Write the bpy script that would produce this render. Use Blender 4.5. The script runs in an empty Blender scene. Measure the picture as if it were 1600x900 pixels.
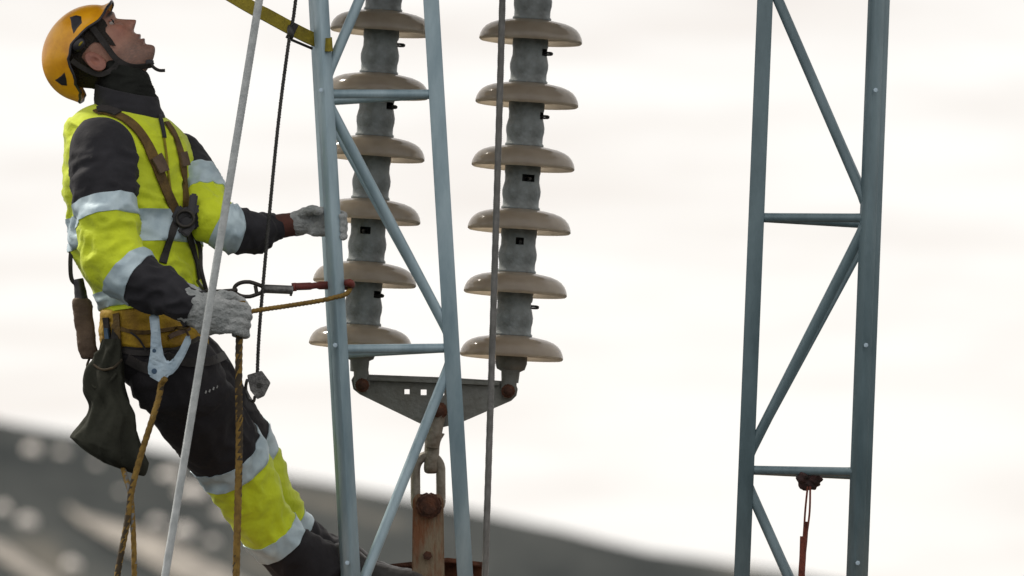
import bpy, bmesh, math, random
from mathutils import Vector, Matrix, noise
from mathutils.bvhtree import BVHTree
random.seed(7)
R = math.radians
scene = bpy.context.scene
COL = scene.collection

# ------------------------------------------------------------------ camera
CAM = Vector((0.0, -25.0, 20.0)); PITCH = R(3.0); FPX = 15500.0     # focal length in photo pixels (1600 wide)
cd = bpy.data.cameras.new('camera'); cam = bpy.data.objects.new('camera', cd); COL.objects.link(cam)
cd.sensor_width = 36.0; cd.lens = FPX * 36.0 / 1600.0; cd.clip_start = 0.5; cd.clip_end = 30000
cam.location = CAM; cam.rotation_euler = (math.pi / 2 + PITCH, 0, 0)
cd.dof.use_dof = True; cd.dof.focus_distance = 25.05; cd.dof.aperture_fstop = 5.6; cd.dof.aperture_blades = 0
scene.camera = cam

# ------------------------------------------------------------------ overcast sky and weak sun
SUN_EL, SUN_AZ = R(45), R(306)
w = bpy.data.worlds.new('World'); scene.world = w; w.use_nodes = True
nt = w.node_tree; nt.nodes.clear()
def wn(t): return nt.nodes.new(t)
out = wn('ShaderNodeOutputWorld'); bg = wn('ShaderNodeBackground'); bg.inputs['Strength'].default_value = 0.1
sky = wn('ShaderNodeTexSky'); sky.sky_type = 'NISHITA'; sky.sun_disc = False
sky.sun_elevation = SUN_EL; sky.sun_rotation = SUN_AZ; sky.altitude = 300
tc = wn('ShaderNodeTexCoord'); mp = wn('ShaderNodeMapping'); mp.inputs['Scale'].default_value = (14, 14, 95)
nz = wn('ShaderNodeTexNoise'); nz.inputs['Scale'].default_value = 1.6; nz.inputs['Detail'].default_value = 4; nz.inputs['Roughness'].default_value = 0.55
rp = wn('ShaderNodeValToRGB'); rp.color_ramp.elements[0].position = 0.27; rp.color_ramp.elements[1].position = 0.60
rp.color_ramp.elements[0].color = (0.95, 0.885, 0.835, 1); rp.color_ramp.elements[1].color = (1.10, 1.07, 1.03, 1)
sc_ = wn('ShaderNodeVectorMath'); sc_.operation = 'SCALE'; sc_.inputs['Scale'].default_value = 9.9
mx = wn('ShaderNodeMixRGB'); mx.inputs['Fac'].default_value = 0.93
nt.links.new(tc.outputs['Generated'], mp.inputs['Vector']); nt.links.new(mp.outputs['Vector'], nz.inputs['Vector'])
nt.links.new(nz.outputs['Fac'], rp.inputs['Fac']); nt.links.new(rp.outputs['Color'], sc_.inputs[0])
nt.links.new(sky.outputs['Color'], mx.inputs['Color1']); nt.links.new(sc_.outputs['Vector'], mx.inputs['Color2'])
nt.links.new(mx.outputs['Color'], bg.inputs['Color']); nt.links.new(bg.outputs['Background'], out.inputs['Surface'])
sd = bpy.data.lights.new('sun', 'SUN'); so = bpy.data.objects.new('sun', sd); COL.objects.link(so)
sd.energy = 3.2; sd.angle = R(7); sd.color = (1.0, 0.93, 0.82)
# direction towards the sun: azimuth measured clockwise from +Y
SDIR = Vector((math.sin(SUN_AZ) * math.cos(SUN_EL), math.cos(SUN_AZ) * math.cos(SUN_EL), math.sin(SUN_EL)))
so.rotation_euler = SDIR.to_track_quat('Z', 'Y').to_euler()
vs = scene.view_settings; vs.view_transform = 'Standard'; vs.look = 'None'; vs.exposure = 0.0; vs.gamma = 1.0; vs.use_curve_mapping = False

# ------------------------------------------------------------------ helpers
CP, SP = math.cos(PITCH), math.sin(PITCH)
def ray(x, y):
    dx = (x - 800) / FPX; dz = (450 - y) / FPX
    return Vector((dx, CP - dz * SP, SP + dz * CP))
def P(x, y, d=0.0):
    """point on photo pixel (x, y) lying in the upright plane Y = d"""
    v = ray(x, y); return CAM + v * ((d - CAM.y) / v.y)
PXM = 1 / 620.0                                  # metres per photo pixel at the worker

ORG = {}
def _children_origin(parent): return ORG[parent.name]
def link(me, name, mat=None, parent=None, origin=None, smooth=True, base=False):
    vs_ = [v.co.copy() for v in me.vertices]
    if origin is None:
        lo = Vector([min(v[i] for v in vs_) for i in range(3)]); hi = Vector([max(v[i] for v in vs_) for i in range(3)])
        origin = (lo + hi) / 2
        if parent is None: origin.z = lo.z
    for v in me.vertices: v.co -= origin
    o = bpy.data.objects.new(name, me); COL.objects.link(o); me.name = name
    ORG[o.name] = origin.copy()
    if parent is not None:
        o.parent = parent; o.location = origin - ORG[parent.name]
    else: o.location = origin
    if mat is not None:
        for m in (mat if isinstance(mat, (list, tuple)) else [mat]): me.materials.append(m)
    if smooth:
        for p in me.polygons: p.use_smooth = True
    return o
def mesh(name, verts, faces, mat=None, parent=None, smooth=True, fmat=None, fix=True):
    me = bpy.data.meshes.new(name); me.from_pydata([tuple(v) for v in verts], [], faces)
    if fmat:
        for p, m in zip(me.polygons, fmat): p.material_index = m
    if fix:
        bm = bmesh.new(); bm.from_mesh(me); bmesh.ops.recalc_face_normals(bm, faces=bm.faces); bm.to_mesh(me); bm.free()
    return link(me, name, mat, parent, None, smooth)
def sharp(o, ang=35):
    """smooth shading that keeps hard edges"""
    me = o.data; bm = bmesh.new(); bm.from_mesh(me)
    for e in bm.edges:
        if len(e.link_faces) == 2 and e.calc_face_angle(0) > R(ang): e.smooth = False
    bm.to_mesh(me); bm.free(); return o
def empty(name, loc, label=None, cat=None, group=None, parent=None):
    o = bpy.data.objects.new(name, None); COL.objects.link(o); o.empty_display_size = 0.05
    ORG[o.name] = Vector(loc)
    if parent is not None: o.parent = parent; o.location = Vector(loc) - ORG[parent.name]
    else: o.location = loc
    if label: tag(o, label, cat, group)
    return o
def tag(o, label=None, cat=None, group=None, kind=None):
    if label: o['label'] = label
    if cat: o['category'] = cat
    if group: o['group'] = group
    if kind: o['kind'] = kind
    return o
def frames(pts, ref=None):
    n = len(pts); T = []
    for i in range(n):
        a = pts[max(0, i - 1)]; b = pts[min(n - 1, i + 1)]; T.append((b - a).normalized())
    u = (ref - T[0] * ref.dot(T[0])).normalized() if ref is not None else T[0].orthogonal().normalized()
    fr = []
    for i in range(n):
        u = (u - T[i] * u.dot(T[i])).normalized(); fr.append((T[i], u, T[i].cross(u)))
    return fr
def catmull(pts, n):
    """smooth interpolation through vectors or tuples of floats"""
    P_ = [pts[0]] + list(pts) + [pts[-1]]; res = []
    for i in range(1, len(P_) - 2):
        p0, p1, p2, p3 = P_[i - 1], P_[i], P_[i + 1], P_[i + 2]
        for k in range(n):
            t = k / n; t2 = t * t; t3 = t2 * t
            res.append(tuple(0.5 * ((2 * b) + (-a + c) * t + (2 * a - 5 * b + 4 * c - d) * t2 + (-a + 3 * b - 3 * c + d) * t3) for a, b, c, d in zip(p0, p1, p2, p3)))
    res.append(tuple(pts[-1])); return res
def smoothpts(pts, n=8): return [Vector(p) for p in catmull([tuple(p) for p in pts], n)]
def tube_geo(pts, r, seg=12, cap=True, ref=None, lobes=0, lobe=0.0, twist=0.0):
    fr = frames(pts, ref); V, F = [], []; s = 0.0
    for i, p in enumerate(pts):
        if i: s += (p - pts[i - 1]).length
        rr = r[i] if isinstance(r, (list, tuple)) else r
        for k in range(seg):
            a = 2 * math.pi * k / seg
            q = rr * (1 + (lobe * math.cos(lobes * a) if lobes else 0))
            b = a + twist * s
            V.append(p + fr[i][1] * (q * math.cos(b)) + fr[i][2] * (q * math.sin(b)))
    for i in range(len(pts) - 1):
        for k in range(seg):
            F.append((i * seg + k, i * seg + (k + 1) % seg, (i + 1) * seg + (k + 1) % seg, (i + 1) * seg + k))
    if cap:
        F.append(tuple(range(seg))[::-1]); F.append(tuple((len(pts) - 1) * seg + k for k in range(seg)))
    return V, F
def tube(name, pts, r, mat, parent=None, seg=12, **kw):
    V, F = tube_geo(pts, r, seg, **kw); return sharp(mesh(name, V, F, mat, parent), 60)
def rope(name, pts, r, mats, parent=None, twist=90.0, lobes=3, lobe=0.16, pattern=None, step=0.006):
    """laid rope: lobed section twisted along its length, one colour for each strand"""
    L = [0]
    for a, b in zip(pts, pts[1:]): L.append(L[-1] + (b - a).length)
    n = max(2, int(L[-1] / step)); q = []; j = 0
    for i in range(n + 1):
        s = L[-1] * i / n
        while j < len(L) - 2 and L[j + 1] < s: j += 1
        q.append(pts[j].lerp(pts[j + 1], min(1, max(0, (s - L[j]) / max(1e-9, L[j + 1] - L[j])))))
    seg = 12; V, F = tube_geo(q, r, seg, lobes=lobes, lobe=lobe, twist=twist)
    fm = []
    for i in range(n):
        for k in range(seg):
            if pattern == 'braid':
                fm.append(1 if ((i // 3 + k // 2) % 5 < 2) and noise.noise(Vector((i * .21, k * .5, r * 900))) > -.25 else 0)
            else: fm.append(pattern[(k * lobes // seg) % len(pattern)] if pattern else 0)
    fm += [0, 0]
    return mesh(name, V, F, mats, parent, fmat=fm)
def prism(name, prof, p0, p1, ref, mat, parent=None):
    """profile [(u, v)] swept from p0 to p1; u along ref"""
    t = (p1 - p0).normalized(); u = (ref - t * ref.dot(t)).normalized(); v = t.cross(u); n = len(prof)
    V = [p + u * a + v * b for p in (p0, p1) for a, b in prof]
    F = [(k, (k + 1) % n, n + (k + 1) % n, n + k) for k in range(n)] + [tuple(range(n))[::-1], tuple(range(n, 2 * n))]
    return mesh(name, V, F, mat, parent, smooth=False)
def angle_prof(s=0.04, t=0.006):
    return [(0, 0), (s, 0), (s, t), (t, t), (t, s), (0, s)]
def bevel(o, w_=0.003, n=2):
    me = o.data; bm = bmesh.new(); bm.from_mesh(me)
    bmesh.ops.bevel(bm, geom=[e for e in bm.edges if e.is_manifold and e.calc_face_angle(0) > R(30)], offset=w_, segments=n, affect='EDGES', clamp_overlap=True)
    bm.to_mesh(me); bm.free()
    for p in me.polygons: p.use_smooth = True
    return sharp(o, 50)
def plate(name, px, d, th, mat, parent=None, bev=0.003):
    """flat plate with the outline px (photo pixels) in the upright plane Y = d, real thickness th"""
    n = len(px); V = [P(x, y, d) + Vector((0, -th / 2, 0)) for x, y in px] + [P(x, y, d) + Vector((0, th / 2, 0)) for x, y in px]
    F = [tuple(range(n)), tuple(range(n, 2 * n))[::-1]] + [(k, (k + 1) % n, n + (k + 1) % n, n + k) for k in range(n)]
    o = mesh(name, V, F, mat, parent, smooth=False)
    return bevel(o, bev) if bev else o
def lathe_geo(prof, seg, M=Matrix()):
    V, F = [], []
    for r_, z in prof:
        for k in range(seg):
            a = 2 * math.pi * k / seg; V.append(M @ Vector((r_ * math.cos(a), r_ * math.sin(a), z)))
    for i in range(len(prof) - 1):
        for k in range(seg): F.append((i * seg + k, i * seg + (k + 1) % seg, (i + 1) * seg + (k + 1) % seg, (i + 1) * seg + k))
    return V, F
def ellipsoid_geo(c, ax, ay, az, nu=24, nv=14):
    V, F = [], []
    for j in range(nv + 1):
        ph = math.pi * j / nv
        for i in range(nu):
            a = 2 * math.pi * i / nu
            V.append(c + ax * (math.sin(ph) * math.cos(a)) + ay * (math.sin(ph) * math.sin(a)) + az * math.cos(ph))
    for j in range(nv):
        for i in range(nu): F.append((j * nu + i, j * nu + (i + 1) % nu, (j + 1) * nu + (i + 1) % nu, (j + 1) * nu + i))
    return V, F
def merge(*geos):
    V, F = [], []
    for v, f in geos:
        n = len(V); V += list(v); F += [tuple(i + n for i in q) for q in f]
    return V, F
def bolt_geo(c, axis, r, h):
    return tube_geo([c - axis * h, c + axis * h], r, 6)
def remeshed(V, F, vox, smooth_n=2):
    """one continuous skin round overlapping pieces"""
    me = bpy.data.meshes.new('tmp'); me.from_pydata([tuple(v) for v in V], [], F)
    bm = bmesh.new(); bm.from_mesh(me); bmesh.ops.recalc_face_normals(bm, faces=bm.faces); bm.to_mesh(me); bm.free()
    o = bpy.data.objects.new('tmp', me); COL.objects.link(o)
    m = o.modifiers.new('r', 'REMESH'); m.mode = 'VOXEL'; m.voxel_size = vox
    m2 = o.modifiers.new('s', 'SMOOTH'); m2.iterations = smooth_n; m2.factor = 0.5
    dg = bpy.context.evaluated_depsgraph_get(); dg.update()
    ev = o.evaluated_get(dg); r_ = bpy.data.meshes.new_from_object(ev)
    bpy.data.objects.remove(o); return r_

# ------------------------------------------------------------------ materials
MATS = {}
def mat(name, col, rough=0.6, metal=0.0, col2=None, nscale=6.0, ndetail=6, lo=0.35, hi=0.65, bump=0.0, bscale=60.0, col3=None, spec=0.5, stretch=None, sheen=0.0, coord='Object', weave=0.0):
    m = bpy.data.materials.new(name); m.use_nodes = True; t = m.node_tree; b = t.nodes['Principled BSDF']
    b.inputs['Roughness'].default_value = rough; b.inputs['Metallic'].default_value = metal
    b.inputs['Specular IOR Level'].default_value = spec
    if sheen: b.inputs['Sheen Weight'].default_value = sheen
    tcn = t.nodes.new('ShaderNodeTexCoord'); vec = tcn.outputs[coord]
    if stretch:
        mp_ = t.nodes.new('ShaderNodeMapping'); mp_.inputs['Scale'].default_value = stretch; t.links.new(vec, mp_.inputs['Vector']); vec = mp_.outputs['Vector']
    if col2 is None: col2 = tuple(c * 0.8 for c in col)
    n = t.nodes.new('ShaderNodeTexNoise'); n.inputs['Scale'].default_value = nscale; n.inputs['Detail'].default_value = ndetail; n.inputs['Roughness'].default_value = 0.6
    t.links.new(vec, n.inputs['Vector'])
    r_ = t.nodes.new('ShaderNodeValToRGB'); e = r_.color_ramp.elements
    e[0].position = lo; e[1].position = hi; e[0].color = (*col2, 1); e[1].color = (*col, 1)
    if col3 is not None:
        x = e.new(min(0.99, hi + 0.08)); x.color = (*col3, 1)
    t.links.new(n.outputs['Fac'], r_.inputs['Fac']); t.links.new(r_.outputs['Color'], b.inputs['Base Color'])
    if bump:
        n2 = t.nodes.new('ShaderNodeTexNoise'); n2.inputs['Scale'].default_value = bscale; n2.inputs['Detail'].default_value = 5
        t.links.new(vec, n2.inputs['Vector'])
        bp = t.nodes.new('ShaderNodeBump'); bp.inputs['Strength'].default_value = bump; bp.inputs['Distance'].default_value = 0.01
        t.links.new(n2.outputs['Fac'], bp.inputs['Height']); t.links.new(bp.outputs['Normal'], b.inputs['Normal'])
    MATS[name] = m; return m
M = MATS
mat('mast_blue', (0.33, 0.44, 0.50), 0.36, 0.1, (0.19, 0.28, 0.335), 14, bump=0.12, bscale=150, stretch=(1, 1, 0.25), lo=0.3, hi=0.6)
mat('mast_teal', (0.135, 0.20, 0.23), 0.40, 0.1, (0.075, 0.12, 0.14), 14, bump=0.12, bscale=150, stretch=(1, 1, 0.25), lo=0.3, hi=0.6)  # right-hand mast gets a darker base colour than the left one
mat('cap_iron', (0.25, 0.285, 0.295), 0.55, 0.2, (0.14, 0.155, 0.155), 18, bump=0.35, bscale=90, lo=0.35, hi=0.62)
mat('dark_socket', (0.012, 0.012, 0.012), 0.7)
mat('yoke_steel', (0.185, 0.195, 0.185), 0.5, 0.2, (0.115, 0.115, 0.10), 11, bump=0.25, bscale=80)
mat('rust', (0.14, 0.055, 0.03), 0.85, 0.1, (0.045, 0.02, 0.014), 26, bump=0.6, bscale=90)
mat('rusty_steel', (0.24, 0.195, 0.135), 0.8, 0.1, (0.20, 0.085, 0.04), 9, bump=0.4, bscale=70, lo=0.42, hi=0.56, stretch=(3, 3, 0.7))
mat('link_steel', (0.25, 0.235, 0.20), 0.6, 0.3, (0.14, 0.115, 0.085), 22, bump=0.4, bscale=80)
mat('galv_dark', (0.06, 0.06, 0.058), 0.5, 0.5, (0.03, 0.03, 0.03), 30, bump=0.2)
mat('white_rope', (0.50, 0.53, 0.54), 0.75, 0.0, (0.36, 0.39, 0.40), 40, bump=0.3, bscale=200)
mat('grey_cable', (0.20, 0.20, 0.195), 0.6, 0.3, (0.13, 0.13, 0.125), 40, bump=0.3, bscale=200)
mat('hi_vis', (0.63, 0.74, 0.012), 0.75, 0.0, (0.50, 0.60, 0.014), 9, bump=0.45, bscale=42, sheen=0.15)
mat('tape', (0.50, 0.62, 0.68), 0.5, 0.1, (0.37, 0.48, 0.55), 26, bump=0.15, bscale=45)
mat('dark_cloth', (0.027, 0.027, 0.033), 0.85, 0.0, (0.015, 0.015, 0.019), 8, bump=0.3, bscale=40, sheen=0.04, spec=0.3)
mat('trouser_cloth', (0.022, 0.021, 0.025), 0.85, 0.0, (0.012, 0.011, 0.014), 8, bump=0.3, bscale=40, sheen=0.04, spec=0.3)
mat('gaiter', (0.016, 0.018, 0.016), 0.9, 0.0, (0.010, 0.011, 0.010), 12, bump=0.4, bscale=70, spec=0.2)
mat('helmet_shell', (0.78, 0.37, 0.006), 0.36, 0.0, (0.60, 0.25, 0.005), 16, bump=0.10, bscale=40, lo=0.34, hi=0.55)
mat('black_plastic', (0.012, 0.012, 0.016), 0.45, 0.0, (0.02, 0.018, 0.03), 20)
mat('webbing_brown', (0.15, 0.09, 0.018), 0.8, 0.0, (0.07, 0.04, 0.012), 25, bump=0.4, bscale=150)
mat('webbing_amber', (0.46, 0.29, 0.01), 0.75, 0.0, (0.25, 0.14, 0.008), 14, bump=0.4, bscale=120)
mat('webbing_olive', (0.30, 0.24, 0.012), 0.75, 0.0, (0.19, 0.15, 0.01), 30, bump=0.4, bscale=150)
mat('black_webbing', (0.014, 0.013, 0.013), 0.8, 0.0, (0.03, 0.026, 0.026), 30, bump=0.3)
mat('glove', (0.40, 0.42, 0.425), 0.95, 0.0, (0.24, 0.26, 0.265), 28, bump=0.9, bscale=110, sheen=0.2, spec=0.2)
mat('glove_dark', (0.05, 0.055, 0.06), 0.9, 0.0, (0.03, 0.03, 0.035), 30, bump=0.5)
mat('cuff_red', (0.10, 0.032, 0.022), 0.85, 0.0, (0.05, 0.02, 0.016), 20, bump=0.4)
mat('hook_alloy', (0.40, 0.50, 0.58), 0.32, 0.7, (0.28, 0.37, 0.45), 25, bump=0.15)
mat('bag_cloth', (0.040, 0.042, 0.032), 0.9, 0.0, (0.020, 0.021, 0.016), 7, bump=0.4, bscale=50, spec=0.2)
mat('brown_leather', (0.13, 0.085, 0.055), 0.75, 0.0, (0.075, 0.048, 0.032), 18, bump=0.4, bscale=60)
mat('boot', (0.014, 0.013, 0.013), 0.55, 0.0, (0.03, 0.028, 0.026), 20, bump=0.3)
mat('rope_yellow', (0.27, 0.165, 0.03), 0.8, 0.0, (0.14, 0.08, 0.015), 60, bump=0.4, bscale=300)
mat('rope_black', (0.03, 0.022, 0.012), 0.8, 0.0, (0.06, 0.04, 0.018), 60)
mat('rope_red', (0.20, 0.05, 0.028), 0.85, 0.0, (0.08, 0.018, 0.012), 50, bump=0.4, bscale=300)
mat('knot_dark', (0.06, 0.022, 0.02), 0.85, 0.0, (0.025, 0.018, 0.018), 40, bump=0.4, bscale=200)
mat('sleeve_red', (0.17, 0.026, 0.018), 0.6, 0.0, (0.09, 0.016, 0.012), 30)
mat('ring_dark', (0.055, 0.05, 0.046), 0.5, 0.5, (0.028, 0.024, 0.022), 30)
mat('block_metal', (0.18, 0.18, 0.18), 0.5, 0.6, (0.08, 0.08, 0.08), 40, bump=0.4, bscale=120)
mat('hair', (0.020, 0.014, 0.010), 0.8, 0.0, (0.01, 0.008, 0.006), 80, bump=0.6, bscale=200)
mat('eye_white', (0.40, 0.36, 0.34), 0.3); mat('iris', (0.02, 0.015, 0.012), 0.15)
mat('ear_skin', (0.33, 0.14, 0.10), 0.55, 0.0, (0.22, 0.085, 0.065), 40)
mat('embroidery', (0.35, 0.36, 0.36), 0.8)
mat('strap_blue', (0.05, 0.10, 0.17), 0.7)
mat('hill_heath', (0.050, 0.055, 0.053), 0.95, 0.0, (0.014, 0.019, 0.020), 0.16, bump=0.0, coord='Object', spec=0.1, col3=(0.12, 0.112, 0.095), lo=0.36, hi=0.58, stretch=(1, 0.25, 1))
mat('snow', (0.42, 0.38, 0.33), 0.8, 0.0, (0.10, 0.092, 0.08), 1.1, bump=0.0)
mat('pale_rock', (0.86, 0.81, 0.75), 0.85, 0.0, (0.76, 0.71, 0.66), 3.0, bump=0.3, bscale=8)
def shed_material():
    m = bpy.data.materials.new('insulator_glaze'); m.use_nodes = True; t = m.node_tree; b = t.nodes['Principled BSDF']; o = t.nodes['Material Output']
    n = t.nodes.new('ShaderNodeTexNoise'); n.inputs['Scale'].default_value = 22; n.inputs['Detail'].default_value = 5
    tcn = t.nodes.new('ShaderNodeTexCoord'); t.links.new(tcn.outputs['Object'], n.inputs['Vector'])
    r_ = t.nodes.new('ShaderNodeValToRGB'); e = r_.color_ramp.elements; e[0].position = 0.35; e[1].position = 0.65
    e[0].color = (0.33, 0.30, 0.265, 1); e[1].color = (0.50, 0.465, 0.415, 1)
    t.links.new(n.outputs['Fac'], r_.inputs['Fac']); t.links.new(r_.outputs['Color'], b.inputs['Base Color'])
    b.inputs['Roughness'].default_value = 0.14; b.inputs['Coat Weight'].default_value = 0.4; b.inputs['Coat Roughness'].default_value = 0.12
    b.inputs['Transmission Weight'].default_value = 0.5; b.inputs['IOR'].default_value = 1.4
    tr = t.nodes.new('ShaderNodeBsdfTranslucent'); tr.inputs['Color'].default_value = (0.85, 0.75, 0.60, 1)
    ms = t.nodes.new('ShaderNodeMixShader'); ms.inputs['Fac'].default_value = 0.35
    t.links.new(b.outputs['BSDF'], ms.inputs[1]); t.links.new(tr.outputs['BSDF'], ms.inputs[2]); t.links.new(ms.outputs['Shader'], o.inputs['Surface'])
    M['shed'] = m
shed_material()
def skin_material():
    m = bpy.data.materials.new('skin'); m.use_nodes = True; t = m.node_tree; b = t.nodes['Principled BSDF']
    a = t.nodes.new('ShaderNodeAttribute'); a.attribute_name = 'tone'
    n = t.nodes.new('ShaderNodeTexNoise'); n.inputs['Scale'].default_value = 45; n.inputs['Detail'].default_value = 4
    tcn = t.nodes.new('ShaderNodeTexCoord'); t.links.new(tcn.outputs['Object'], n.inputs['Vector'])
    r_ = t.nodes.new('ShaderNodeValToRGB'); r_.color_ramp.elements[0].color = (0.68, 0.62, 0.60, 1); r_.color_ramp.elements[1].color = (1.2, 1.16, 1.14, 1)
    mm = t.nodes.new('ShaderNodeMixRGB'); mm.blend_type = 'MULTIPLY'; mm.inputs['Fac'].default_value = 1
    t.links.new(n.outputs['Fac'], r_.inputs['Fac']); t.links.new(a.outputs['Color'], mm.inputs['Color1']); t.links.new(r_.outputs['Color'], mm.inputs['Color2'])
    t.links.new(mm.outputs['Color'], b.inputs['Base Color']); b.inputs['Roughness'].default_value = 0.5
    bp = t.nodes.new('ShaderNodeBump'); bp.inputs['Strength'].default_value = 0.35; bp.inputs['Distance'].default_value = 0.004
    n2 = t.nodes.new('ShaderNodeTexNoise'); n2.inputs['Scale'].default_value = 160; n2.inputs['Detail'].default_value = 4; t.links.new(tcn.outputs['Object'], n2.inputs['Vector'])
    t.links.new(n2.outputs['Fac'], bp.inputs['Height']); t.links.new(bp.outputs['Normal'], b.inputs['Normal'])
    b.inputs['Subsurface Weight'].default_value = 0.12; b.inputs['Subsurface Radius'].default_value = (0.01, 0.004, 0.002); b.inputs['Subsurface Scale'].default_value = 0.5
    M['skin'] = m
skin_material()

# ------------------------------------------------------------------ the setting: one ground sheet with the ridge behind
def sstep(a, b, x):
    t = max(0.0, min(1.0, (x - a) / (b - a))); return t * t * (3 - 2 * t)
def lerp(a, b, t): return a + (b - a) * t
def ridge(x):
    z = 32.8 - 0.196 * (x + 16.8)
    if x < -17: z = 32.84 + 2.6 * (1 - math.exp((x + 17) / 13.0)) + 0.5 * math.sin((x + 17) / 23.0)
    if x > 30: z = max(lerp(23.7, 2.0, sstep(30, 160, x)), 2.0)
    return z
def ground_h(x, y):
    slope = lerp(18.3, 7.5, sstep(-24, 2, y)); slope = lerp(slope, -4.0, sstep(2, 90, y))
    if y < -24: slope = 18.3 + 4 * sstep(-24, -200, y) * 1.0
    far = lerp(0.0, 1.0, sstep(60, 300, y) if y < 300 else 1.0)
    r_ = ridge(x)
    if y <= 300:
        t = max(0.0, (y - 70) / 230.0); t = t ** 0.85
        z = lerp(slope, r_, min(1, t)) if y > 70 else slope
    else:
        z = lerp(r_, 0.0, sstep(300, 900, y))
    side = sstep(250, 900, math.hypot(x, y * 0.4))
    z = lerp(z, 0.0 if x > 0 else z * 0.6, side)
    if y > 60:
        z += 0.35 * noise.noise(Vector((x * 0.11, y * 0.03, 3.0))) + 0.12 * noise.noise(Vector((x * 0.5, y * 0.1, 1.0)))
    return z
def axis_vals(dense_lo, dense_hi, step, far):
    v = []; x = dense_lo
    while x <= dense_hi: v.append(x); x += step
    g = step; x = dense_hi
    while x < far: g *= 1.25; x += g; v.append(x)
    g = step; x = dense_lo; pre = []
    while x > -far: g *= 1.25; x -= g; pre.append(x)
    return pre[::-1] + v
xs = axis_vals(-60, 60, 1.5, 7000); ys = axis_vals(-40, 330, 3.0, 7000)
gv = [(x, y, ground_h(x, y)) for y in ys for x in xs]; nx = len(xs)
gf = [(j * nx + i, j * nx + i + 1, (j + 1) * nx + i + 1, (j + 1) * nx + i) for j in range(len(ys) - 1) for i in range(nx - 1)]
ground = mesh('ground', gv, gf, M['hill_heath'], fix=False); ground['kind'] = 'structure'
def ground_hit(x, y):
    v = ray(x, y); t = 60.0; prev = t
    while t < 900:
        p = CAM + v * t
        if p.y > 60 and p.z < ground_h(p.x, p.y): return p
        t += 0.5
    return None
# pale strip of old snow running down the hillside
def snow_strip(pts, wpx):
    V, F = [], []; n = 0
    for i, (x, y) in enumerate(pts):
        a = ground_hit(x - wpx[i] * 0.35, y + wpx[i] * 0.5); b = ground_hit(x + wpx[i] * 0.35, y - wpx[i] * 0.5)
        if a is None or b is None: continue
        for k in range(5):
            q = a.lerp(b, k / 4); V.append(Vector((q.x, q.y, ground_h(q.x, q.y) + 0.12 + 0.08 * math.sin(math.pi * k / 4))))
        n += 1
    F = [(i * 5 + k, i * 5 + k + 1, (i + 1) * 5 + k + 1, (i + 1) * 5 + k) for i in range(n - 1) for k in range(4)]
    o = mesh('snow_patch', V, F, M['snow']); o['kind'] = 'structure'
snow_strip([(105, 800), (130, 818), (180, 838), (235, 862), (290, 890), (350, 925), (420, 960)], [4, 14, 26, 34, 38, 36, 30])
snow_strip([(-60, 840), (0, 868), (50, 900), (110, 940), (170, 980)], [14, 20, 18, 16, 12])
def boulder(x, y, rx, rz):
    p = ground_hit(x, y)
    if p is None: return
    s = (p.y - CAM.y) / FPX
    bm = bmesh.new(); bmesh.ops.create_icosphere(bm, subdivisions=3, radius=1.0)
    for v in bm.verts:
        k = 1 + 0.22 * noise.noise(v.co * 1.3 + Vector((x, y, 0))) + 0.08 * noise.noise(v.co * 4)
        v.co = Vector((v.co.x * rx * s * k, v.co.y * rx * s * k, max(-0.4, v.co.z) * rz * s * k)) + p + Vector((0, 0, 0.1 * rz * s))
    me = bpy.data.meshes.new('boulder'); bm.to_mesh(me); bm.free()
    o = link(me, 'boulder', M['pale_rock'])
    tag(o, 'pale rounded boulder lying on the dark blurred hillside behind the worker', 'boulder', 'pale boulders scattered on the hillside')
for b in [(43, 822, 15, 16), (50, 708, 14, 13), (96, 712, 10, 9), (266, 748, 20, 13), (300, 776, 26, 17), (246, 822, 13, 12), (287, 836, 18, 14), (350, 806, 17, 10), (4, 800, 12, 12), (112, 886, 13, 12), (332, 850, 9, 9), (150, 728, 8, 8), (28, 880, 12, 9), (400, 852, 12, 7), (190, 770, 7, 5)]:
    boulder(*b)

# ------------------------------------------------------------------ pylon that carries everything (just above and below the view)
YB = 932; YT = -290
def box_geo(lo, hi):
    V = [Vector((x, y, z)) for z in (lo.z, hi.z) for y in (lo.y, hi.y) for x in (lo.x, hi.x)]
    return V, [(0, 2, 3, 1), (4, 5, 7, 6), (0, 1, 5, 4), (2, 6, 7, 3), (0, 4, 6, 2), (1, 3, 7, 5)]
zb = P(600, YB, 0.3).z; zt = P(600, YT, 0.3).z
pyl = empty('steel_pylon', (0, 0.3, ground_h(0, 0.3)), 'rusty steel pylon with cross beams that carries the two lattice masts', 'pylon')
for nm, z0, z1, xa, xb in (('lower_beam', zb - 0.14, zb, -0.85, 1.2), ('upper_beam', zt, zt + 0.14, -1.7, 1.2)):
    V, F = box_geo(Vector((xa, -0.18, z0)), Vector((xb, 0.72, z1))); bevel(mesh(nm, V, F, M['rusty_steel'], pyl, smooth=False), 0.008)
legs = []
for sx, sy in ((-1, -1), (1, -1), (1, 1), (-1, 1)):
    top = Vector((0.15 + sx * 0.6, 0.27 + sy * 0.35, zb - 0.13)); gx, gy = 0.15 + sx * 1.5, 0.27 + sy * 1.2
    bot = Vector((gx, gy, ground_h(gx, gy) - 0.3)); legs.append((top, bot))
    prism('leg', angle_prof(0.1, 0.012), bot, top, Vector((-sx, 0, 0)), M['rusty_steel'], pyl)
for k in range(4):
    a, b = legs[k], legs[(k + 1) % 4]
    for i in range(5):
        t0, t1 = i / 5, (i + 1) / 5
        prism('brace', angle_prof(0.05, 0.008), a[0].lerp(a[1], t0), b[0].lerp(b[1], t1), Vector((0, 0, 1)), M['rusty_steel'], pyl)

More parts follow.
